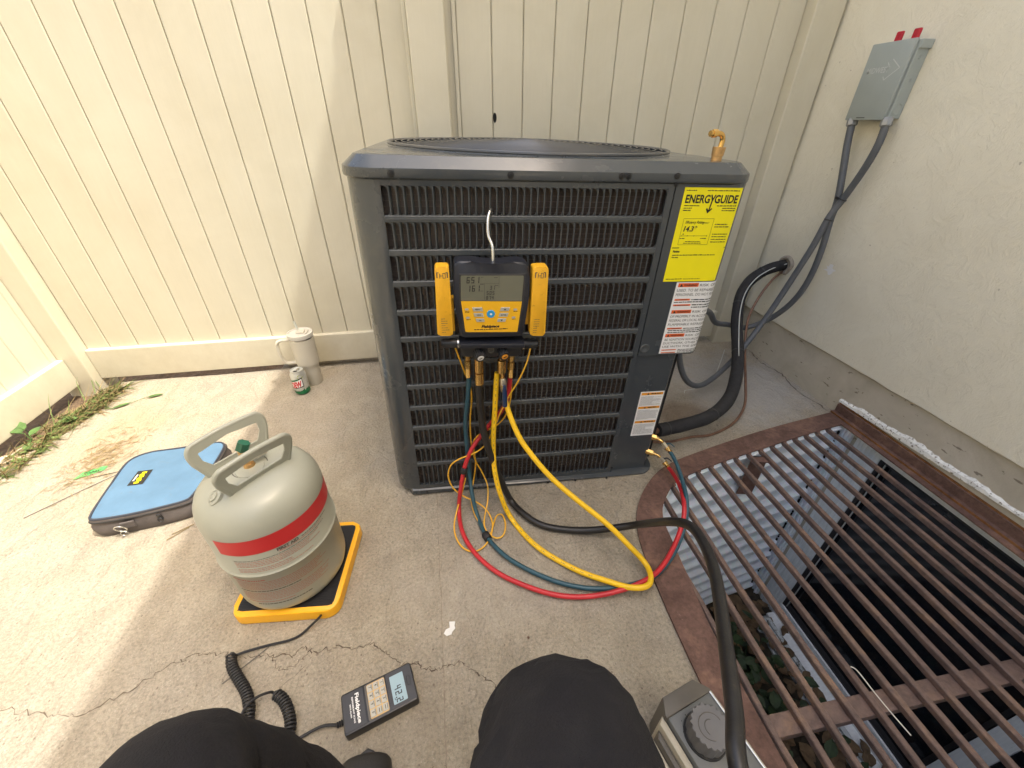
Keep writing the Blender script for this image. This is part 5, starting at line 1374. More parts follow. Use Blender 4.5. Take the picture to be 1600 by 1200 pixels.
b = B(); M = Matrix.Translation(v0 + Vector((-.002, .001, .050))) @ Matrix.Rotation(.5, 4, 'Y')
pts = [(.014 * (1 if i % 2 else .78) * math.cos(2 * math.pi * i / 12), .009 * (1 if i % 2 else .78) * math.sin(2 * math.pi * i / 12)) for i in range(12)]
b.prism(pts, 0, .026, M=M, bev=.002); b.build('hand_wheel', 'green_knob', tk)
b = B(); d = hd; p = v0 + Vector((0, 0, .022)); b.cyl(p, p + d * .018, .008, seg=14); b.tube([p + d * (.018 + .003 * k) for k in range(9)], .010, 14, radii=[.0105 if k % 2 else .0094 for k in range(9)]); b.build('side_port', 'cup_cream', tk, smooth=True, angle=30)
rd = (Vector((-.542, .709, .378)) - Vector((-.475, .757, .25))).normalized()
q = Vector((-.5250, .6877, .4035)) - TC; M = Matrix.Translation(q) @ rd.to_track_quat('Z', 'Y').to_matrix().to_4x4()
b = B(); b.lathe([(.019, -.006), (.019, .0015), (.0135, .003), (.013, .0015), (.0105, .0015), (.0100, .005), (.006, .0055), (.0055, .004), (0, .004)], M=M, seg=28); b.build('relief_plug', 'tank_paint', tk, smooth=True, angle=30)
b = B()
for a0, a1 in ((200, 250), (20, 60)):
    b.tube([(v0.x + .036 * math.cos(R_(a)), v0.y + .036 * math.sin(R_(a)), .3715) for a in range(a0, a1, 8)], .0011, 5)
b.build('arc_mark', 'pump_dark', tk)

MC = Vector((-.2195, .4061, 0)); MM = Matrix.Translation(MC) @ Matrix.Rotation(R_(16.2), 4, 'Z')
me_ = thing('scale_remote', 'black handheld scale display with yellow keypad and blue screen lying on the concrete', 'remote control', matrix=MM)
b = B(); b.prism(rrect(-.0765, .0765, -.0395, .0395, .006, 4), .0, .0275, bev=.003); b.build('case', 'black_plastic', me_, smooth=True, angle=35)
b = B(); b.prism(rrect(-.0740, -.030, -.0355, .0355, .003, 3), .0275, .0283, bev=.0006); np_ = b.build('name_plate', 'charcoal_plastic', me_)
zf = .0285; ff = lambda a, c: Vector((c, -a, zf))      # text frame: right = -y, up = +x
b = B(); put_text(b, 'Fieldpiece', 0, -.0475, .0078, ff, width=.058, align='C', bold=.03)
put_text(b, 'REFRIGERANT SCALE', 0, -.0550, .0030, ff, width=.050, align='C', bold=.03); put_text(b, 'WITH ALARM', 0, -.0605, .0028, ff, width=.026, align='C', bold=.03)
b.build('lettering', 'ink_white', np_)
b = B(); b.prism(rrect(-.0270, .0165, -.0355, .0355, .003, 3), .0275, .0281); pad = b.build('keypad_frame', 'pump_dark', me_)
b = B(); b.prism(rrect(-.0225, .0160, -.0335, .0335, .003, 3), .0281, .0285); pad = b.build('keypad', 'keypad_amber', me_)
b = B()
keys = ['1', '2', '3', '', '4', '5', '6', '', '7', '8', '9', '0']
for i, kx in enumerate(keys):
    row, colm = divmod(i, 4)
    cx = .0095 - .0128 * row; cyy = .0245 - .0163 * colm
    kb = B(); kb.box(cx - .0056, cx + .0056, cyy - .0073, cyy + .0073, .0285, .0300, bev=.0007, seg=1); ko = kb.build('key', 'button_grey', me_)
    kt = B(); fk = lambda a, c, cx=cx, cyy=cyy: Vector((cx + c, cyy - a, .0302))
    if kx: put_text(kt, kx, -.001, -.0022, .0048, fk, align='C', bold=.02)
    else: rect(kt, -.004, .004, -.001, .0002, fk)
    rect(kt, -.0050, .0045, .0033, .0041, fk)
    kt.build('legend', 'ink', ko)
b = B(); b.prism(rrect(.0195, .0745, -.0365, .0365, .004, 3), .0275, .0284, bev=.0006); b.build('display_surround', 'charcoal_plastic', me_)
b = B(); b.prism(rrect(.0265, .0560, -.0300, .0270, .0015, 2), .0284, .0288); lc = b.build('screen', 'lcd_blue', me_)
b = B(); seven(b, '42.2', -.004, .0325, .0150, lambda a, c: Vector((c, -a, .0290)), slant=0.0); rect(b, .018, .022, .030, .0312, lambda a, c: Vector((c, -a, .0290))); b.build('digits', 'lcd_ink', lc)
b = B(); b.tube([(.0645 + .0042 * math.cos(a), .004 + .010 * math.sin(a), .0286) for a in [2 * math.pi * i / 20 for i in range(20)]], .0006, 5, closed=True); b.build('embossed_emblem', 'black_plastic', me_)
b = B(); b.tube([(-.0765 - .0022 * k, -.006, .012) for k in range(8)], .005, 12, radii=[.0062 if k % 2 == 0 else .0045 for k in range(8)]); b.build('strain_relief', 'rubber_black', me_, smooth=True, angle=30)
# coiled cable
cc = thing('coiled_cable', 'black coiled cable linking the scale platform and its handheld display', 'cable', (-.48, .45, 0))
def helix(P, R, r, pitch, spin=10):
    base = resample(smooth_path(spline(P, 8), 3), pitch / spin); out = []
    up = Vector((0, 0, 1))
    for i, p in enumerate(base):
        d = (base[min(i + 1, len(base) - 1)] - base[max(i - 1, 0)]).normalized(); s = d.cross(up).normalized(); a = 2 * math.pi * i / spin
        e = min(1, min(i, len(base) - 1 - i) / spin)
        out.append(p + (s * math.cos(a) + up * math.sin(a)) * R * e)
    b = B(); b.tube(out, r, 6); return b
Z = .0145
wpart(helix([(x, y, Z) for x, y, z in H_['coilA']], .0098, .0024, .0070), 'coiled_section', 'rubber_black', cc, smooth=True)
wpart(helix([(x, y, Z) for x, y, z in H_['coilB']], .0098, .0024, .0070), 'coiled_section', 'rubber_black', cc, smooth=True)
b = B(); b.tube(smooth_path(spline([(-.3850, .6125, .022)] + H_['coil1'] + [H_['coilA'][0]], 6), 2), .0029, 8); wpart(b, 'straight_section', 'rubber_black', cc, smooth=True)
b = B(); b.tube(smooth_path(spline(H_['coil2'], 6), 2), .0029, 8); wpart(b, 'straight_section', 'rubber_black', cc, smooth=True)
b = B(); b.tube(smooth_path(spline(H_['coil3'][:-1] + [tuple(MM @ Vector((-.090, -.006, .012)))], 6), 2), .0031, 8); wpart(b, 'straight_section', 'rubber_black', cc, smooth=True)

# ------------------------------------------------------------------ tool bag
bag = thing('tool_bag', 'blue topped charcoal zip case lying in the sun beside the cylinder', 'bag', (-.98, 1.14, 0))
pt = [(-1.119, 1.005, 0), (-1.128, 1.050, 0), (-1.140, 1.14, 0), (-1.150, 1.225, 0), (-1.138, 1.265, 0), (-1.095, 1.287, 0), (-1.03, 1.292, 0), (-.935, 1.300, 0), (-.878, 1.304, 0), (-.853, 1.285, 0), (-.846, 1.235, 0), (-.846, 1.12, 0), (-.852, 1.045, 0), (-.866, 1.022, 0), (-.92, 1.007, 0), (-1.0, .992, 0), (-1.075, .986, 0), (-1.108, .989, 0)]
out = [Vector(p) for p in spline(pt, 3, True)]; ctr = Vector((-.99, 1.145, 0)); n = len(out)
b = B(); rr = random.Random(12); vs = []
LV = ((1.0, 0.0), (1.035, .012), (1.045, .030), (1.03, .045), (1.015, .055), (1.02, .064), (1.01, .070), (0.995, .072))
for j, (s, z) in enumerate(LV):
    for i, p in enumerate(out):
        q = ctr + (p - ctr) * (s + .010 * math.sin(i * .9 + j * 1.7) * (1 if 0 < j < 5 else .2)); zz = z
        if j >= 5 and p.y < 1.03 and -1.09 < p.x < -.97: zz -= (.007 if j == 5 else 0)
        vs.append((q.x, q.y, zz))
b.poly(vs, [(j * n + i, j * n + (i + 1) % n, (j + 1) * n + (i + 1) % n, (j + 1) * n + i) for j in range(len(LV) - 1) for i in range(n)])
wpart(b, 'side_fabric', 'bag_fabric', bag, smooth=True, angle=70)
b = B(); vs = []
SS = (0.985, .96, .9, .75, .5, .25)
for s in SS:
    for i, p in enumerate(out):
        q = ctr + (p - ctr) * s; vs.append((q.x, q.y, .0725 + .006 * (1 - s ** 4) + .0018 * math.sin(q.x * 31 + 1) * math.sin(q.y * 27)))
vs.append((ctr.x, ctr.y, .079))
b.poly(vs, [(j * n + i, j * n + (i + 1) % n, (j + 1) * n + (i + 1) % n, (j + 1) * n + i) for j in range(len(SS) - 1) for i in range(n)] + [((len(SS) - 1) * n + i, (len(SS) - 1) * n + (i + 1) % n, len(SS) * n) for i in range(n)])
wpart(b, 'blue_top', 'bag_blue', bag, smooth=True)
b = B(); b.tube([ctr + (p - ctr) * .992 + Vector((0, 0, .073)) for p in out], .0035, 8, closed=True); wpart(b, 'piping', 'piping', bag, smooth=True)
b = B(); b.tube([ctr + (p - ctr) * 1.022 + Vector((0, 0, .062)) for p in out], .0022, 6, closed=True); zp = wpart(b, 'zip', 'ink', bag, smooth=True)
b = B(); b.box(-.006, .006, -.002, .002, -.018, .004, M=Matrix.Translation((-.936, .995, .052)) @ Matrix.Rotation(.15, 4, 'X'), bev=.001); b.tube([(-.936 + .007 * math.cos(a), .992, .034 + .008 * math.sin(a)) for a in [2 * math.pi * i / 14 for i in range(14)]], .0018, 6, closed=True); wpart(b, 'zip_pull', 'black_plastic', bag, smooth=True, angle=40)
b = B(); b.box(-.016, .020, -.003, .003, -.012, .012, M=Matrix.Translation((-1.017, .979, .044)) @ Matrix.Rotation(.18, 4, 'Z'), bev=.002); wpart(b, 'strap_tab', 'bag_fabric', bag)
b = B(); b.tube([(-1.036 + .015 * math.cos(a), .973 - .004 * math.sin(a), .036 + .015 * math.sin(a)) for a in [2 * math.pi * i / 22 for i in range(22)]], .0021, 8, closed=True); b.tube([(-1.030 + .011 * math.cos(a), .969, .018 + .009 * math.sin(a)) for a in [2 * math.pi * i / 16 for i in range(12)]], .0013, 6); wpart(b, 'd_ring', 'steel', bag, smooth=True)
fb = lambda u, v: Vector((-1.076 + u * .045 + v * -.003, 1.113 + v * .067 + u * .002, .0805))
b = B(); rect(b, 0, 1, 0, 1, lambda u, v: fb(u, v) + Vector((0, 0, -.0006))); bd = wpart(b, 'badge', 'ink', bag)
b = B(); put_text(b, 'YELLOW', 0, 0, 1, lambda a, c: fb(.78 - c * .42, .10 + a), width=.80, bold=.03) if False else None
rr = random.Random(4)
for k in range(6): u = .34 + .07 * (k % 2); rect(b, u, u + .30, .10 + .135 * k, .20 + .135 * k, fb)
b.build('badge_mark', 'label_yellow', bd)
b = B(); 
for k in range(5): rect(b, .14, .24, .30 + .09 * k, .36 + .09 * k, fb)
b.build('badge_print', 'ink_white', bd)

# ------------------------------------------------------------------ tumbler and can
CX, CY = -.672, 1.806
tb = thing('tumbler', 'cream insulated tumbler with side handle, lid and straw standing by the fence', 'cup', (CX, CY, 0))
b = B(); b.lathe([(0, 0), (.0365, 0), (.038, .003), (.041, .085), (.0425, .098), (.0500, .112), (.0510, .118), (.0535, .240), (.0535, .246), (0, .246)], seg=48); b.build('body', 'cup_cream', tb, smooth=True, angle=35)
b = B(); b.lathe([(.0538, .243), (.0540, .249), (.0515, .250)], seg=48); b.build('steel_rim', 'steel', tb, smooth=True)
b = B(); b.lathe([(.0515, .249), (.0550, .251), (.0555, .262), (.0545, .268), (.048, .269), (.046, .265), (0, .265)], seg=48); ld = b.build('lid', 'cup_lid', tb, smooth=True, angle=35)
b = B(); b.box(-.012, .022, -.016, .016, .265, .275, bev=.003); b.box(.026, .036, -.020, .020, .265, .272, bev=.002); b.build('lid_slider', 'cup_cream', ld)
b = B(); b.cyl((-.004, .004, .262), (-.012, .010, .318), .0052, seg=14); b.build('straw', 'straw', ld, smooth=True)
b = B(); hp = spline([(-.050, 0, .232), (-.085, -.004, .234), (-.104, -.006, .226), (-.110, -.006, .205), (-.108, -.006, .160), (-.101, -.005, .128), (-.085, -.003, .116), (-.048, 0, .116)], 6); b.tube(hp, .0095, 12, flat=.8); b.build('handle', 'cup_cream', tb, smooth=True)
KX, KY = -.703, 1.722
can = thing('soda_can', 'open green and silver soda can with red lettering standing in front of the tumbler', 'can', (KX, KY, 0))
b = B(); b.lathe([(0, .004), (.022, .004), (.024, 0), (.028, .003), (.033, .012), (.033, .100), (.0315, .106), (.027, .116), (.0265, .1195), (.0275, .1222), (.0262, .1222), (.0250, .118), (0, .118)], seg=48); b.build('shell', 'can_silver', can, smooth=True, angle=35)
ck = lambda e: (lambda a, z: Vector(((.033 + e) * math.cos(R_(a)), (.033 + e) * math.sin(R_(a)), z)))
b = B(); rr = random.Random(6); vs = []; n = 72
for i in range(n + 1):
    a = 360 * i / n; vs += [ck(.0003)(a, .010), ck(.0003)(a, .022 + .006 * rr.random() + (.012 if -70 < (a if a < 180 else a - 360) < 0 else 0) * rr.random())]
b.poly(vs, [(i * 2, i * 2 + 2, i * 2 + 3, i * 2 + 1) for i in range(n)]); b.lathe([(.0285, .0032), (.0334, .0105)], seg=48); b.build('green_band', 'can_green', can, smooth=True)
def cpoly(pts, e, mat, name):
    # slanted badge, cut in strips so that it follows the can
    b = B(); f = ck(e); xs = sorted(set([p[0] for p in pts] + [pts[0][0] + k * 5 for k in range(int((pts[1][0] - pts[0][0]) / 5))]))
    (a0, zb0, zt0), (a1, zb1, zt1) = pts; m = 18; vs = []
    for i in range(m + 1):
        t = i / m; vs += [f(a0 + (a1 - a0) * t, zb0 + (zb1 - zb0) * t), f(a0 + (a1 - a0) * t, zt0 + (zt1 - zt0) * t)]
    b.poly(vs, [(i * 2, i * 2 + 2, i * 2 + 3, i * 2 + 1) for i in range(m)]); return b.build(name, mat, can, smooth=True)
cpoly([(-152, .034, .078), (-50, .046, .094)], .0005, 'ink', 'badge_outline')
wb = cpoly([(-150, .037, .070), (-55, .050, .088)], .0008, 'label_white', 'badge_ground')
b = B(); f = ck(.0011); put_text(b, 'DEW', -146, 0, .0290, lambda a, v: f(a, v + .040 + (a + 146) * .00013), width=86, bold=.05, shear=.15, cut=6); b.build('red_lettering', 'can_red', wb)
cpoly([(-150, .070, .078), (-78, .083, .090)], .0011, 'can_green', 'green_lettering')
b = B(); f = ck(.0005); M = None
b.poly([f(-62 + 22 * math.cos(a), .097 + .010 * math.sin(a)) if .097 + .010 * math.sin(a) < .1 else Vector((.0325 * math.cos(R_(-62 + 22 * math.cos(a))), .0325 * math.sin(R_(-62 + 22 * math.cos(a))), .097 + .010 * math.sin(a))) for a in [2 * math.pi * i / 16 for i in range(16)]], [tuple(range(16))]); b.build('lime_spot', 'can_lime', can)
b = B(); b.poly([(x * .9 - .004, y * .7 - .008, .1184) for x, y in [(.011 * math.cos(a), .010 * math.sin(a)) for a in [2 * math.pi * i / 16 for i in range(16)]]], [tuple(range(16))]); b.build('mouth_opening', 'ink', can)
b = B(); b.prism([(x * .8 + .004, y + .008) for x, y in [(.009 * math.cos(a), .011 * math.sin(a)) for a in [2 * math.pi * i / 16 for i in range(16)]]], .1195, .1205); b.build('pull_tab', 'steel', can)

# ------------------------------------------------------------------ vacuum pump
PM = Matrix.Translation((0.4126, 0.173, 0)) @ Matrix.Rotation(R_(14), 4, 'Z')
pm = thing('vacuum_pump', 'grey and beige vacuum pump with a large ribbed cap at the edge of the grate', 'pump', matrix=PM)
b = B(); b.prism([(-.052, -.16), (-.052, .088), (-.038, .106), (.034, .106), (.052, .085), (.052, -.16)], .018, .138, bev=.004); b.build('top_housing', 'pump_grey', pm, smooth=True, angle=30)
b = B()
b.prism([(-.068, -.16), (-.068, .082), (-.054, .090), (-.054, -.16)], .0, .128, bev=.004); b.build('side_guard', 'pump_beige', pm, smooth=True, angle=30)
for x in (-.078, -.090):
    b = B(); b.prism([(x - .002, -.16), (x - .002, .068), (x + .009, .078), (x + .009, -.16)], .0, .112 + (x + .078) * 1.5, bev=.003); b.build('side_rib', 'pump_beige' if x < -.085 else 'pump_dark', pm, smooth=True, angle=30)
b = B(); b.prism([(-.056, .085), (-.040, .110), (.036, .110), (.056, .085), (.056, .080), (-.056, .080)], .006, .143, bev=.003); b.build('end_plate', 'pump_dark', pm, smooth=True, angle=30)
b = B(); b.box(.050, .056, -.16, .085, .02, .142, bev=.002); b.build('edge_trim', 'steel', pm)
b = B(); pts = [(.034 * (1 if (i % 4) else .95) * math.cos(2 * math.pi * i / 40), .034 * (1 if (i % 4) else .95) * math.sin(2 * math.pi * i / 40)) for i in range(40)]
b.prism(pts, .142, .182, bev=.003, M=Matrix.Translation((-.008, .034, 0))); kn = b.build('ribbed_cap', 'pump_knob', pm, smooth=True, angle=20)
b = B(); b.tube([(-.008 + .022 * math.cos(a), .034 + .020 * math.sin(a), .1822) for a in [2 * math.pi * i / 26 for i in range(19)]], .0007, 5); b.tube([(-.008 + .012 * math.cos(a + 1), .032 + .012 * math.sin(a + 1), .1822) for a in [2 * math.pi * i / 26 for i in range(12)]], .0007, 5); b.build('moulded_mark', 'pump_dark', kn, smooth=True)
b = B(); b.lathe([(.037, .1378), (.037, .143), (.030, .143)], c=(-.008, .034, 0), seg=36); b.build('cap_seat', 'ink', pm, smooth=True)
b = B(); rr = random.Random(2)
for k in range(14):
    b.lathe([(0, .1384), (rr.uniform(.0006, .0013), .1384)], c=(rr.uniform(-.045, -.010), rr.uniform(.02, .085), 0), seg=7)
b.build('oil_specks', 'ink', pm)
b = B(); b.box(-.066, .056, -.40, -.16, .0, .19, bev=.01); b.build('motor_housing', 'pump_grey', pm)

# ------------------------------------------------------------------ small litter
def bit(name, pts, z, th, mat, lab, cat):
    b = B(); b.prism(pts, z, z + th, bev=0); return tag(b.build(name, mat), lab, cat)
bit('paper_scrap', [(-.0650, .553), (-.0500, .551), (-.0520, .541), (-.0500, .534), (-.0580, .527), (-.0600, .521), (-.0720, .519), (-.0790, .526), (-.0740, .535), (-.0640, .538)], .001, .0012, 'paper', 'crumpled white scrap of paper lying on the concrete near the knee', 'paper scrap')
bit('red_chip', [(.125, .484), (.130, .485), (.131, .480), (.126, .479)], .001, .002, 'rust', 'tiny dark red chip lying on the concrete above the right knee', 'chip')
cx_, cy_ = -1.324, 1.295
f = lambda u, v: Vector((cx_ + u * .955 + v * -.10, cy_ + u * .33 + v * 1.5, .0030))
b = B(); b.poly([f(-.045, -.012), f(-.030, .008), f(.030, .012), f(.040, .006), f(.036, -.006), f(-.030, -.014)], [(0, 1, 2, 3, 4, 5)])
tp_ = tag(b.build('green_tape', 'tape_green'), 'strip of bright green tape with handwriting on the sunlit concrete', 'tape')
b = B(); f2 = lambda u, v: f(u, v) + Vector((0, 0, .0006)); put_text(b, 'Robex', -.024, -.006, .011, f2, width=.050, shear=.2, bold=.02); b.build('handwriting', 'leaf_dark', tp_)

# ------------------------------------------------------------------ weeds
def blade(b, p, L, W, yaw, lean, bend=.5):
    d = Vector((math.cos(yaw), math.sin(yaw), 0)); s = Vector((-d.y, d.x, 0)); vs = []
    n = 5
    for i in range(n + 1):
        t = i / n; a = lean + bend * t; q = Vector(p) + d * (L * t * math.sin(a)) + Vector((0, 0, max(.004 - p[2], L * t * math.cos(a)))); w = W * (1 - t ** 2) / 2
        if q.x < -1.72: q.x = -1.72 + .002 * t
        vs += [q - s * w, q + s * w]
    b.poly(vs, [(i * 2, i * 2 + 2, i * 2 + 3, i * 2 + 1) for i in range(n)])
for mat, cnt, seed, nm, lab, LL in (('grass_green', 330, 1, 'green_weeds', 'green weeds growing in the gap along the foot of the left fence', (.02, .12)), ('grass_straw', 620, 2, 'dry_grass', 'dry straw coloured grass in the gap along the foot of the left fence', (.02, .15))):
    b = B(); r = random.Random(seed)
    for k in range(cnt):
        y = 1.30 + .60 * r.random() ** .75 if r.random() < .9 else r.uniform(.6, 1.3)
        x = -1.70 + .10 * r.random() + (.05 if y > 1.7 else 0)
        blade(b, (x, y, -.02), r.uniform(*LL), r.uniform(.002, .0045) * (1.6 if mat == 'grass_green' else 1), r.uniform(-1.6, 1.6), r.uniform(.3, 1.3), r.uniform(0, .7))
    if mat == 'grass_green':
        for k in range(230):
            y = r.uniform(1.36, 1.86); x = -1.66 + .07 * r.random() + .05 * (y - 1.36)
            leaf(b, Vector((x, y, -.01 + .025 * r.random())), r.uniform(.010, .022), r.uniform(.007, .014), r.uniform(0, 6.3), r.uniform(-.5, .3))
    tag(b.build(nm, mat), lab, 'weeds', kind='stuff')
for k, (x, y, L, yaw, lean, bend) in enumerate(((-1.655, 1.90, .17, 2.4, .25, .3), (-1.655, 1.86, .20, 2.0, .6, .3), (-1.66, 1.80, .16, 2.2, .8, .2), (-1.62, 1.75, .28, -1.25, 1.35, .25), (-1.60, 1.90, .33, -1.35, 1.42, .15), (-1.66, 1.62, .17, 2.0, .5, .4))):
    b = B(); blade(b, (x, y, -.01), L, .004, yaw, lean, bend)
    tag(b.build('grass_blade', 'grass_green'), ('upright grass blade leaning left at the foot of the corner post', 'tall grass blade crossing the front face of the corner post', 'grass blade leaning against the left fence rail near the corner', 'long grass blade bent forward over the concrete, outer of two', 'longest grass blade arching forward over the concrete from the corner', 'grass blade leaning on the left fence rail farthest from the corner')[k], 'grass blade', 'long grass blades by the left corner post')
def leafy(name, lab, base, leaves):
    t = thing(name, lab, 'plant', base)
    for (x, y, z, L, W, yaw, pitch) in leaves:
        b = B(); leaf(b, Vector((x, y, z)), L, W, yaw, pitch); wpart(b, 'leaf', 'leaf_green', t, smooth=True)
        b = B(); b.tube([base, ((base[0] + x) / 2, (base[1] + y) / 2, z + .004), (x, y, z)], .0015, 5); wpart(b, 'stalk', 'leaf_green', t)
leafy('broadleaf_weed', 'broad leaved green weed with raised leaf at the foot of the left fence', (-1.672, 1.525, -.02), [(-1.70, 1.535, .035, .075, .055, 2.4, -.35), (-1.68, 1.535, .02, .05, .035, 1.4, -.2), (-1.66, 1.50, .01, .05, .03, -1.2, .0)])
leafy('flat_weed', 'rounded dark leaf lying at the slab edge among the weeds', (-1.62, 1.66, -.01), [(-1.645, 1.628, .012, .06, .05, .4, .05)])
t = thing('fallen_sprig', 'fallen green sprig with two long leaves on the sunlit concrete', 'sprig', (-1.42, 1.76, 0))
for (x, y, yaw, L) in ((-1.442, 1.745, 3.7, .072), (-1.395, 1.778, .35, .062)):
    b = B(); leaf(b, Vector((x, y, .006)), L, .020, yaw, 0, curl=.1); wpart(b, 'leaf', 'leaf_green', t)
b = B(); b.tube([(-1.442, 1.745, .005), (-1.41, 1.77, .007), (-1.395, 1.778, .006)], .0012, 5); wpart(b, 'stalk', 'leaf_green', t)
b = B(); r = random.Random(8)
for k in range(330):
    a = r.gauss(0, 1); c = r.gauss(0, 1); x = -1.345 + .045 * a; y = 1.37 + .085 * c
    L = r.uniform(.008, .032); yw = r.gauss(.5, .6); d = Vector((math.cos(yw), math.sin(yw), 0)); s = Vector((-d.y, d.x, 0)) * .0011
    p = Vector((x, y, .0015 + .005 * r.random())); q = p + d * L + Vector((0, 0, r.uniform(-.001, .004)))
    b.poly([p - s, q - s, q + s, p + s], [(0, 1, 2, 3)])
tag(b.build('grass_clippings', 'grass_straw'), 'dried grass clippings scattered on the sunlit concrete beside the green tape', 'clippings', kind='stuff')
b = B()
b.tube([(-1.02, 1.33, .003), (-1.15, 1.30, .003), (-1.31, 1.262, .003)], .0013, 5)
tag(b.build('dry_stem', 'pump_dark'), 'thin dark dry stem lying between the green tape and the blue bag', 'stem', 'dry stems on the sunlit concrete')
for pts, mt, lb in (([(-1.18, 1.31, .003), (-1.30, 1.20, .003), (-1.40, 1.10, .003)], 'pump_dark', 'dark dry stem on the sunlit concrete left of the blue bag'), ([(-.905, .935, .004), (-.86, .975, .004)], 'grass_straw', 'straw coloured stem in front of the blue bag, nearer the camera'), ([(-.90, .955, .004), (-.85, .985, .004)], 'grass_straw', 'straw coloured stem in front of the blue bag, nearer the bag'), ([(-.58, .50, .003), (-.50, .565, .003)], 'pump_dark', 'short dark stem by the start of the coiled cable')):
    tag(B().tube(pts, .0013, 5).build('dry_stem', mt), lb, 'stem', 'dry stems on the concrete')
for k, (x, y, s) in enumerate(((-1.655, 1.46, .035), (-1.70, 1.405, .03), (-1.63, 1.66, .018))):
    b = B(); r = random.Random(k); pts = [(x + s * (1 + .3 * r.random()) * math.cos(a), y + 1.3 * s * (1 + .3 * r.random()) * math.sin(a)) for a in [2 * math.pi * i / 9 for i in range(9)]]
    b.prism(pts, -.03, .002, bev=.004); tag(b.build('stone', 'stone'), ('flat pale stone in the weed strip beside the broad leaved weed', 'flat pale stone at the left edge of the picture under the fence', 'small flat stone at the slab edge under the dark flat leaf')[k], 'stone', 'flat stones in the weed strip')

# ------------------------------------------------------------------ the seated person (only knees, shins and a shoe tip reach the frame)
def skin_mesh(name, V, E, Rr, mat, parent, sub=2, root=0):
    me = bpy.data.meshes.new(name); me.from_pydata([Vector(v) for v in V], E, [])
    o = bpy.data.objects.new(name, me); C.objects.link(o)
    m = o.modifiers.new('skin', 'SKIN'); m.use_smooth_shade = True
    me.skin_vertices[0].data
    for i, rr in enumerate(Rr):
        sv = me.skin_vertices[0].data[i]; sv.radius = rr if hasattr(rr, '__len__') else (rr, rr); sv.use_root = (i == root)
    s = o.modifiers.new('sub', 'SUBSURF'); s.levels = sub; s.render_levels = sub
    bpy.context.view_layer.update()
    ev = o.evaluated_get(bpy.context.evaluated_depsgraph_get()); nm = bpy.data.meshes.new_from_object(ev)
    bpy.data.objects.remove(o); bpy.data.meshes.remove(me)
    nm.materials.clear(); nm.materials.append(MATS[mat])
    nm.polygons.foreach_set('use_smooth', [True] * len(nm.polygons))
    o = bpy.data.objects.new(name, nm); C.objects.link(o); o.parent = parent
    if parent is not None and parent.parent is None: o.matrix_parent_inverse = parent.matrix_basis.inverted()
    return o
per = thing('person', 'seated person in black trousers seen from their own viewpoint, knees towards the condenser', 'person', (-.08, -.38, .42))
HX = -.08
V = [(HX, -.40, .50), (HX, -.41, .66), (HX, -.41, .84), (HX, -.40, .97), (HX, -.385, 1.06), (HX, -.37, 1.14), (HX, -.36, 1.24), (HX, -.355, 1.31)]
E = [(i, i + 1) for i in range(7)]; Rr = [(.15, .11), (.14, .10), (.155, .11), (.13, .09), (.055, .055), (.055, .055), (.078, .092), (.055, .07)]
for s in (-1, 1):
    n0 = len(V)
    V += [(HX + s * .17, -.39, .98), (HX + s * .235, -.33, .84), (HX + s * .25, -.25, .74), (HX + s * .19, -.18, .86), (HX + s * .13, -.13, .97), (HX + s * .12, -.125, 1.01)]
    Rr += [.06, .05, .043, .037, .027, (.035, .02)]
    E += [(3, n0)] + [(n0 + i, n0 + i + 1) for i in range(5)]
    for k in range(4):
        m0 = len(V); V += [(HX + s * (.125 - .012 * k), -.12 + .004 * k, 1.035), (HX + s * (.112 - .010 * k), -.105, 1.065), (HX + s * (.098 - .008 * k), -.11, 1.085 - .003 * k)]
        Rr += [.0095, .0085, .0075]; E += [(n0 + 5, m0), (m0, m0 + 1), (m0 + 1, m0 + 2)]
    m0 = len(V); V += [(HX + s * .10, -.145, 1.01), (HX + s * .085, -.14, 1.035)]; Rr += [.010, .009]; E += [(n0 + 5, m0), (m0, m0 + 1)]
bodyo = skin_mesh('body', V, E, Rr, 'skin', per)
V = [(HX, -.40, .50), (HX, -.41, .66), (HX, -.41, .84), (HX, -.40, .97), (HX, -.39, 1.03)]; E = [(0, 1), (1, 2), (2, 3), (3, 4)]; Rr = [(.165, .125), (.155, .115), (.17, .125), (.145, .105), (.065, .065)]
for s in (-1, 1):
    n0 = len(V); V += [(HX + s * .17, -.39, .985), (HX + s * .22, -.345, .88), (HX + s * .237, -.32, .82)]; Rr += [.072, .064, .062]; E += [(3, n0), (n0, n0 + 1), (n0 + 1, n0 + 2)]
skin_mesh('shirt', V, E, Rr, 'shirt', per)
# trousers: thighs to the knees, shins down to the shoes
KR = Vector((.070, .130, .585)); KL = Vector((-.345, .180, .520))
LEGK = 1.13
V = [(HX, -.40, .50), (HX + .10, -.34, .50), (.020, -.12, .550), (.052, .02, .578), tuple(KR), (.084, .150, .500), (.115, .150, .34), (.142, .140, .18), (.142, .135, .10),
     (HX - .10, -.34, .50), (-.220, -.10, .505), (-.285, .06, .512), tuple(KL), (-.312, .188, .435), (-.280, .185, .32), (-.245, .165, .18), (-.236, .150, .10)]
E = [(0, 1), (1, 2), (2, 3), (3, 4), (4, 5), (5, 6), (6, 7), (7, 8), (0, 9), (9, 10), (10, 11), (11, 12), (12, 13), (13, 14), (14, 15), (15, 16)]
Rr = [(.17, .13), (.115, .105), (.112, .105), (.102, .098), (.086, .080), (.074, .070), (.068, .072), (.062, .068), (.064, .075), (.115, .105), (.108, .10), (.096, .092), (.083, .078), (.070, .066), (.068, .072), (.062, .068), (.064, .075)]
Rr = [(a * LEGK, c * LEGK) for a, c in Rr]
tr = skin_mesh('trousers', V, E, Rr, 'trouser', per, sub=3)
import mathutils
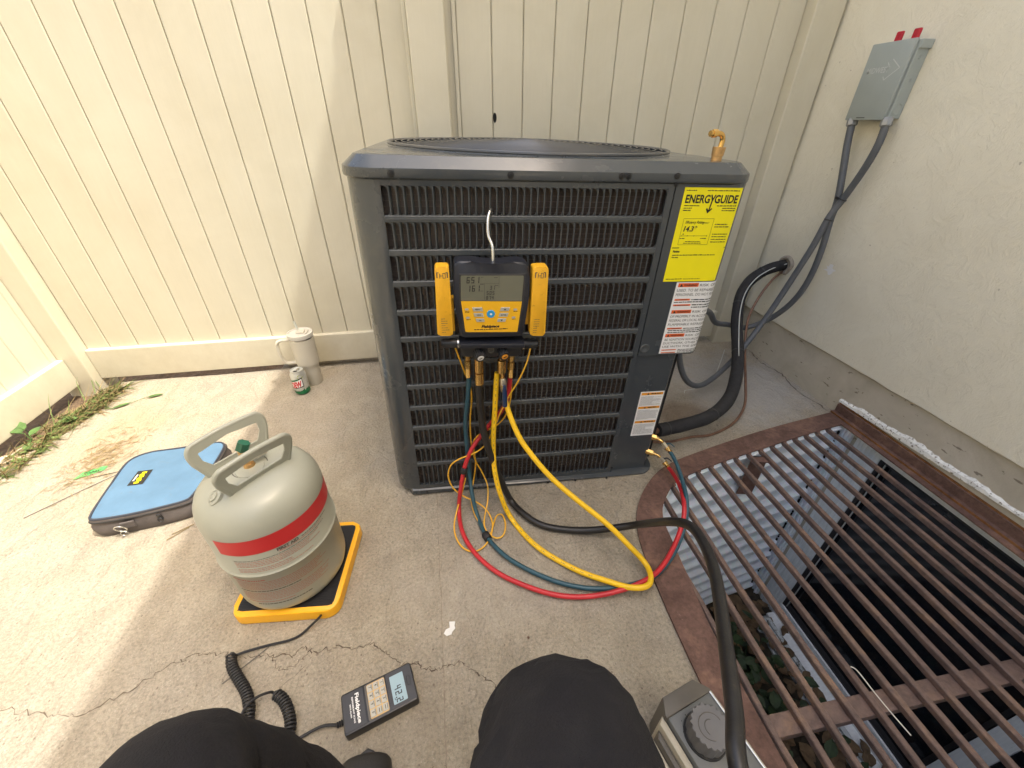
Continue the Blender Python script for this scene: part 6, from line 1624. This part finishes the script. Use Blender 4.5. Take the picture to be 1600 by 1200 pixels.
for v in tr.data.vertices:
    c = v.co
    q_ = Vector((c.x * 16, c.y * 7, c.z * 11)); fold = abs(mathutils.noise.noise(q_)); nz = mathutils.noise.fractal(c * 6.0, 0.7, 2.0, 3) * .007 - .013 * max(0.0, .13 - fold) / .13 * (0.55 + 0.45 * math.sin(c.x * 9 + 2))
    v.co = c + v.normal * nz
for (x, y) in ((.142, .135), (-.236, .168)):
    V = [(x, y, .05), (x, y + .06, .040), (x + .004, y + .105, .036), (x + .004, y + .128, .034), (x, y - .06, .04), (x, y, .11), (x + .004, y + .140, .032)]
    sh = skin_mesh('shoe', V, [(0, 1), (1, 2), (2, 3), (0, 4), (0, 5), (3, 6)], [(.050, .048), (.053, .042), (.056, .038), (.054, .034), (.044, .040), (.050, .054), (.040, .022)], 'shoe', per)
    b = B(); b.prism([(p.x, p.y) for p in spline([(x - .040, y - .08, 0), (x - .042, y + .03, 0), (x - .042, y + .10, 0), (x, y + .158, 0), (x + .046, y + .10, 0), (x + .040, y + .03, 0), (x + .036, y - .08, 0), (x, y - .10, 0)], 4, True)], .0, .016, bev=.003); b.build('sole', 'rubber_black', sh)
b = B(); b.lathe([(0, 1.372), (.05, 1.362), (.082, 1.32), (.090, 1.26), (.086, 1.20), (.06, 1.17)], c=(HX, -.372, 0), seg=28); wpart(b, 'hair', 'hair', per, smooth=True)
b = B(); b.tube([(HX, -.262, 1.262), (HX, -.250, 1.240), (HX, -.262, 1.232)], .011, 8); wpart(b, 'nose', 'skin', per, smooth=True)
for s in (-1, 1):
    b = B(); b.lathe([(0, .010), (.006, .008), (.009, .002), (.010, 0)], M=Matrix.Translation((HX + s * .030, -.276, 1.262)) @ Matrix.Rotation(R_(90), 4, 'X'), seg=14); wpart(b, 'eye', 'ink', per, smooth=True)
    b = B(); b.tube([(HX + s * .082, -.35, 1.27), (HX + s * .092, -.358, 1.255), (HX + s * .084, -.355, 1.225)], .010, 8); wpart(b, 'ear', 'skin', per, smooth=True)
ph = thing('phone', 'black phone held up by the seated person', 'phone', (HX, -.10, 1.07))
b = B(); b.box(HX - .075, HX + .075, -.112, -.104, 1.045, 1.12, bev=.003); wpart(b, 'case', 'black_plastic', ph)
stl = thing('stool', 'low black stool under the seated person', 'stool', (HX, -.40, 0))
b = B(); b.lathe([(0, .355), (.17, .355), (.18, .345), (.18, .325), (0, .325)], c=(HX, -.40, 0), seg=36); wpart(b, 'seat', 'black_plastic', stl, smooth=True, angle=30)
for a in (45, 135, 225, 315):
    b = B(); b.cyl((HX + .10 * math.cos(R_(a)), -.40 + .10 * math.sin(R_(a)), .326), (HX + .17 * math.cos(R_(a)), -.40 + .17 * math.sin(R_(a)), 0), .012, seg=12); wpart(b, 'leg', 'zinc', stl, smooth=True)
bpy.context.view_layer.update()
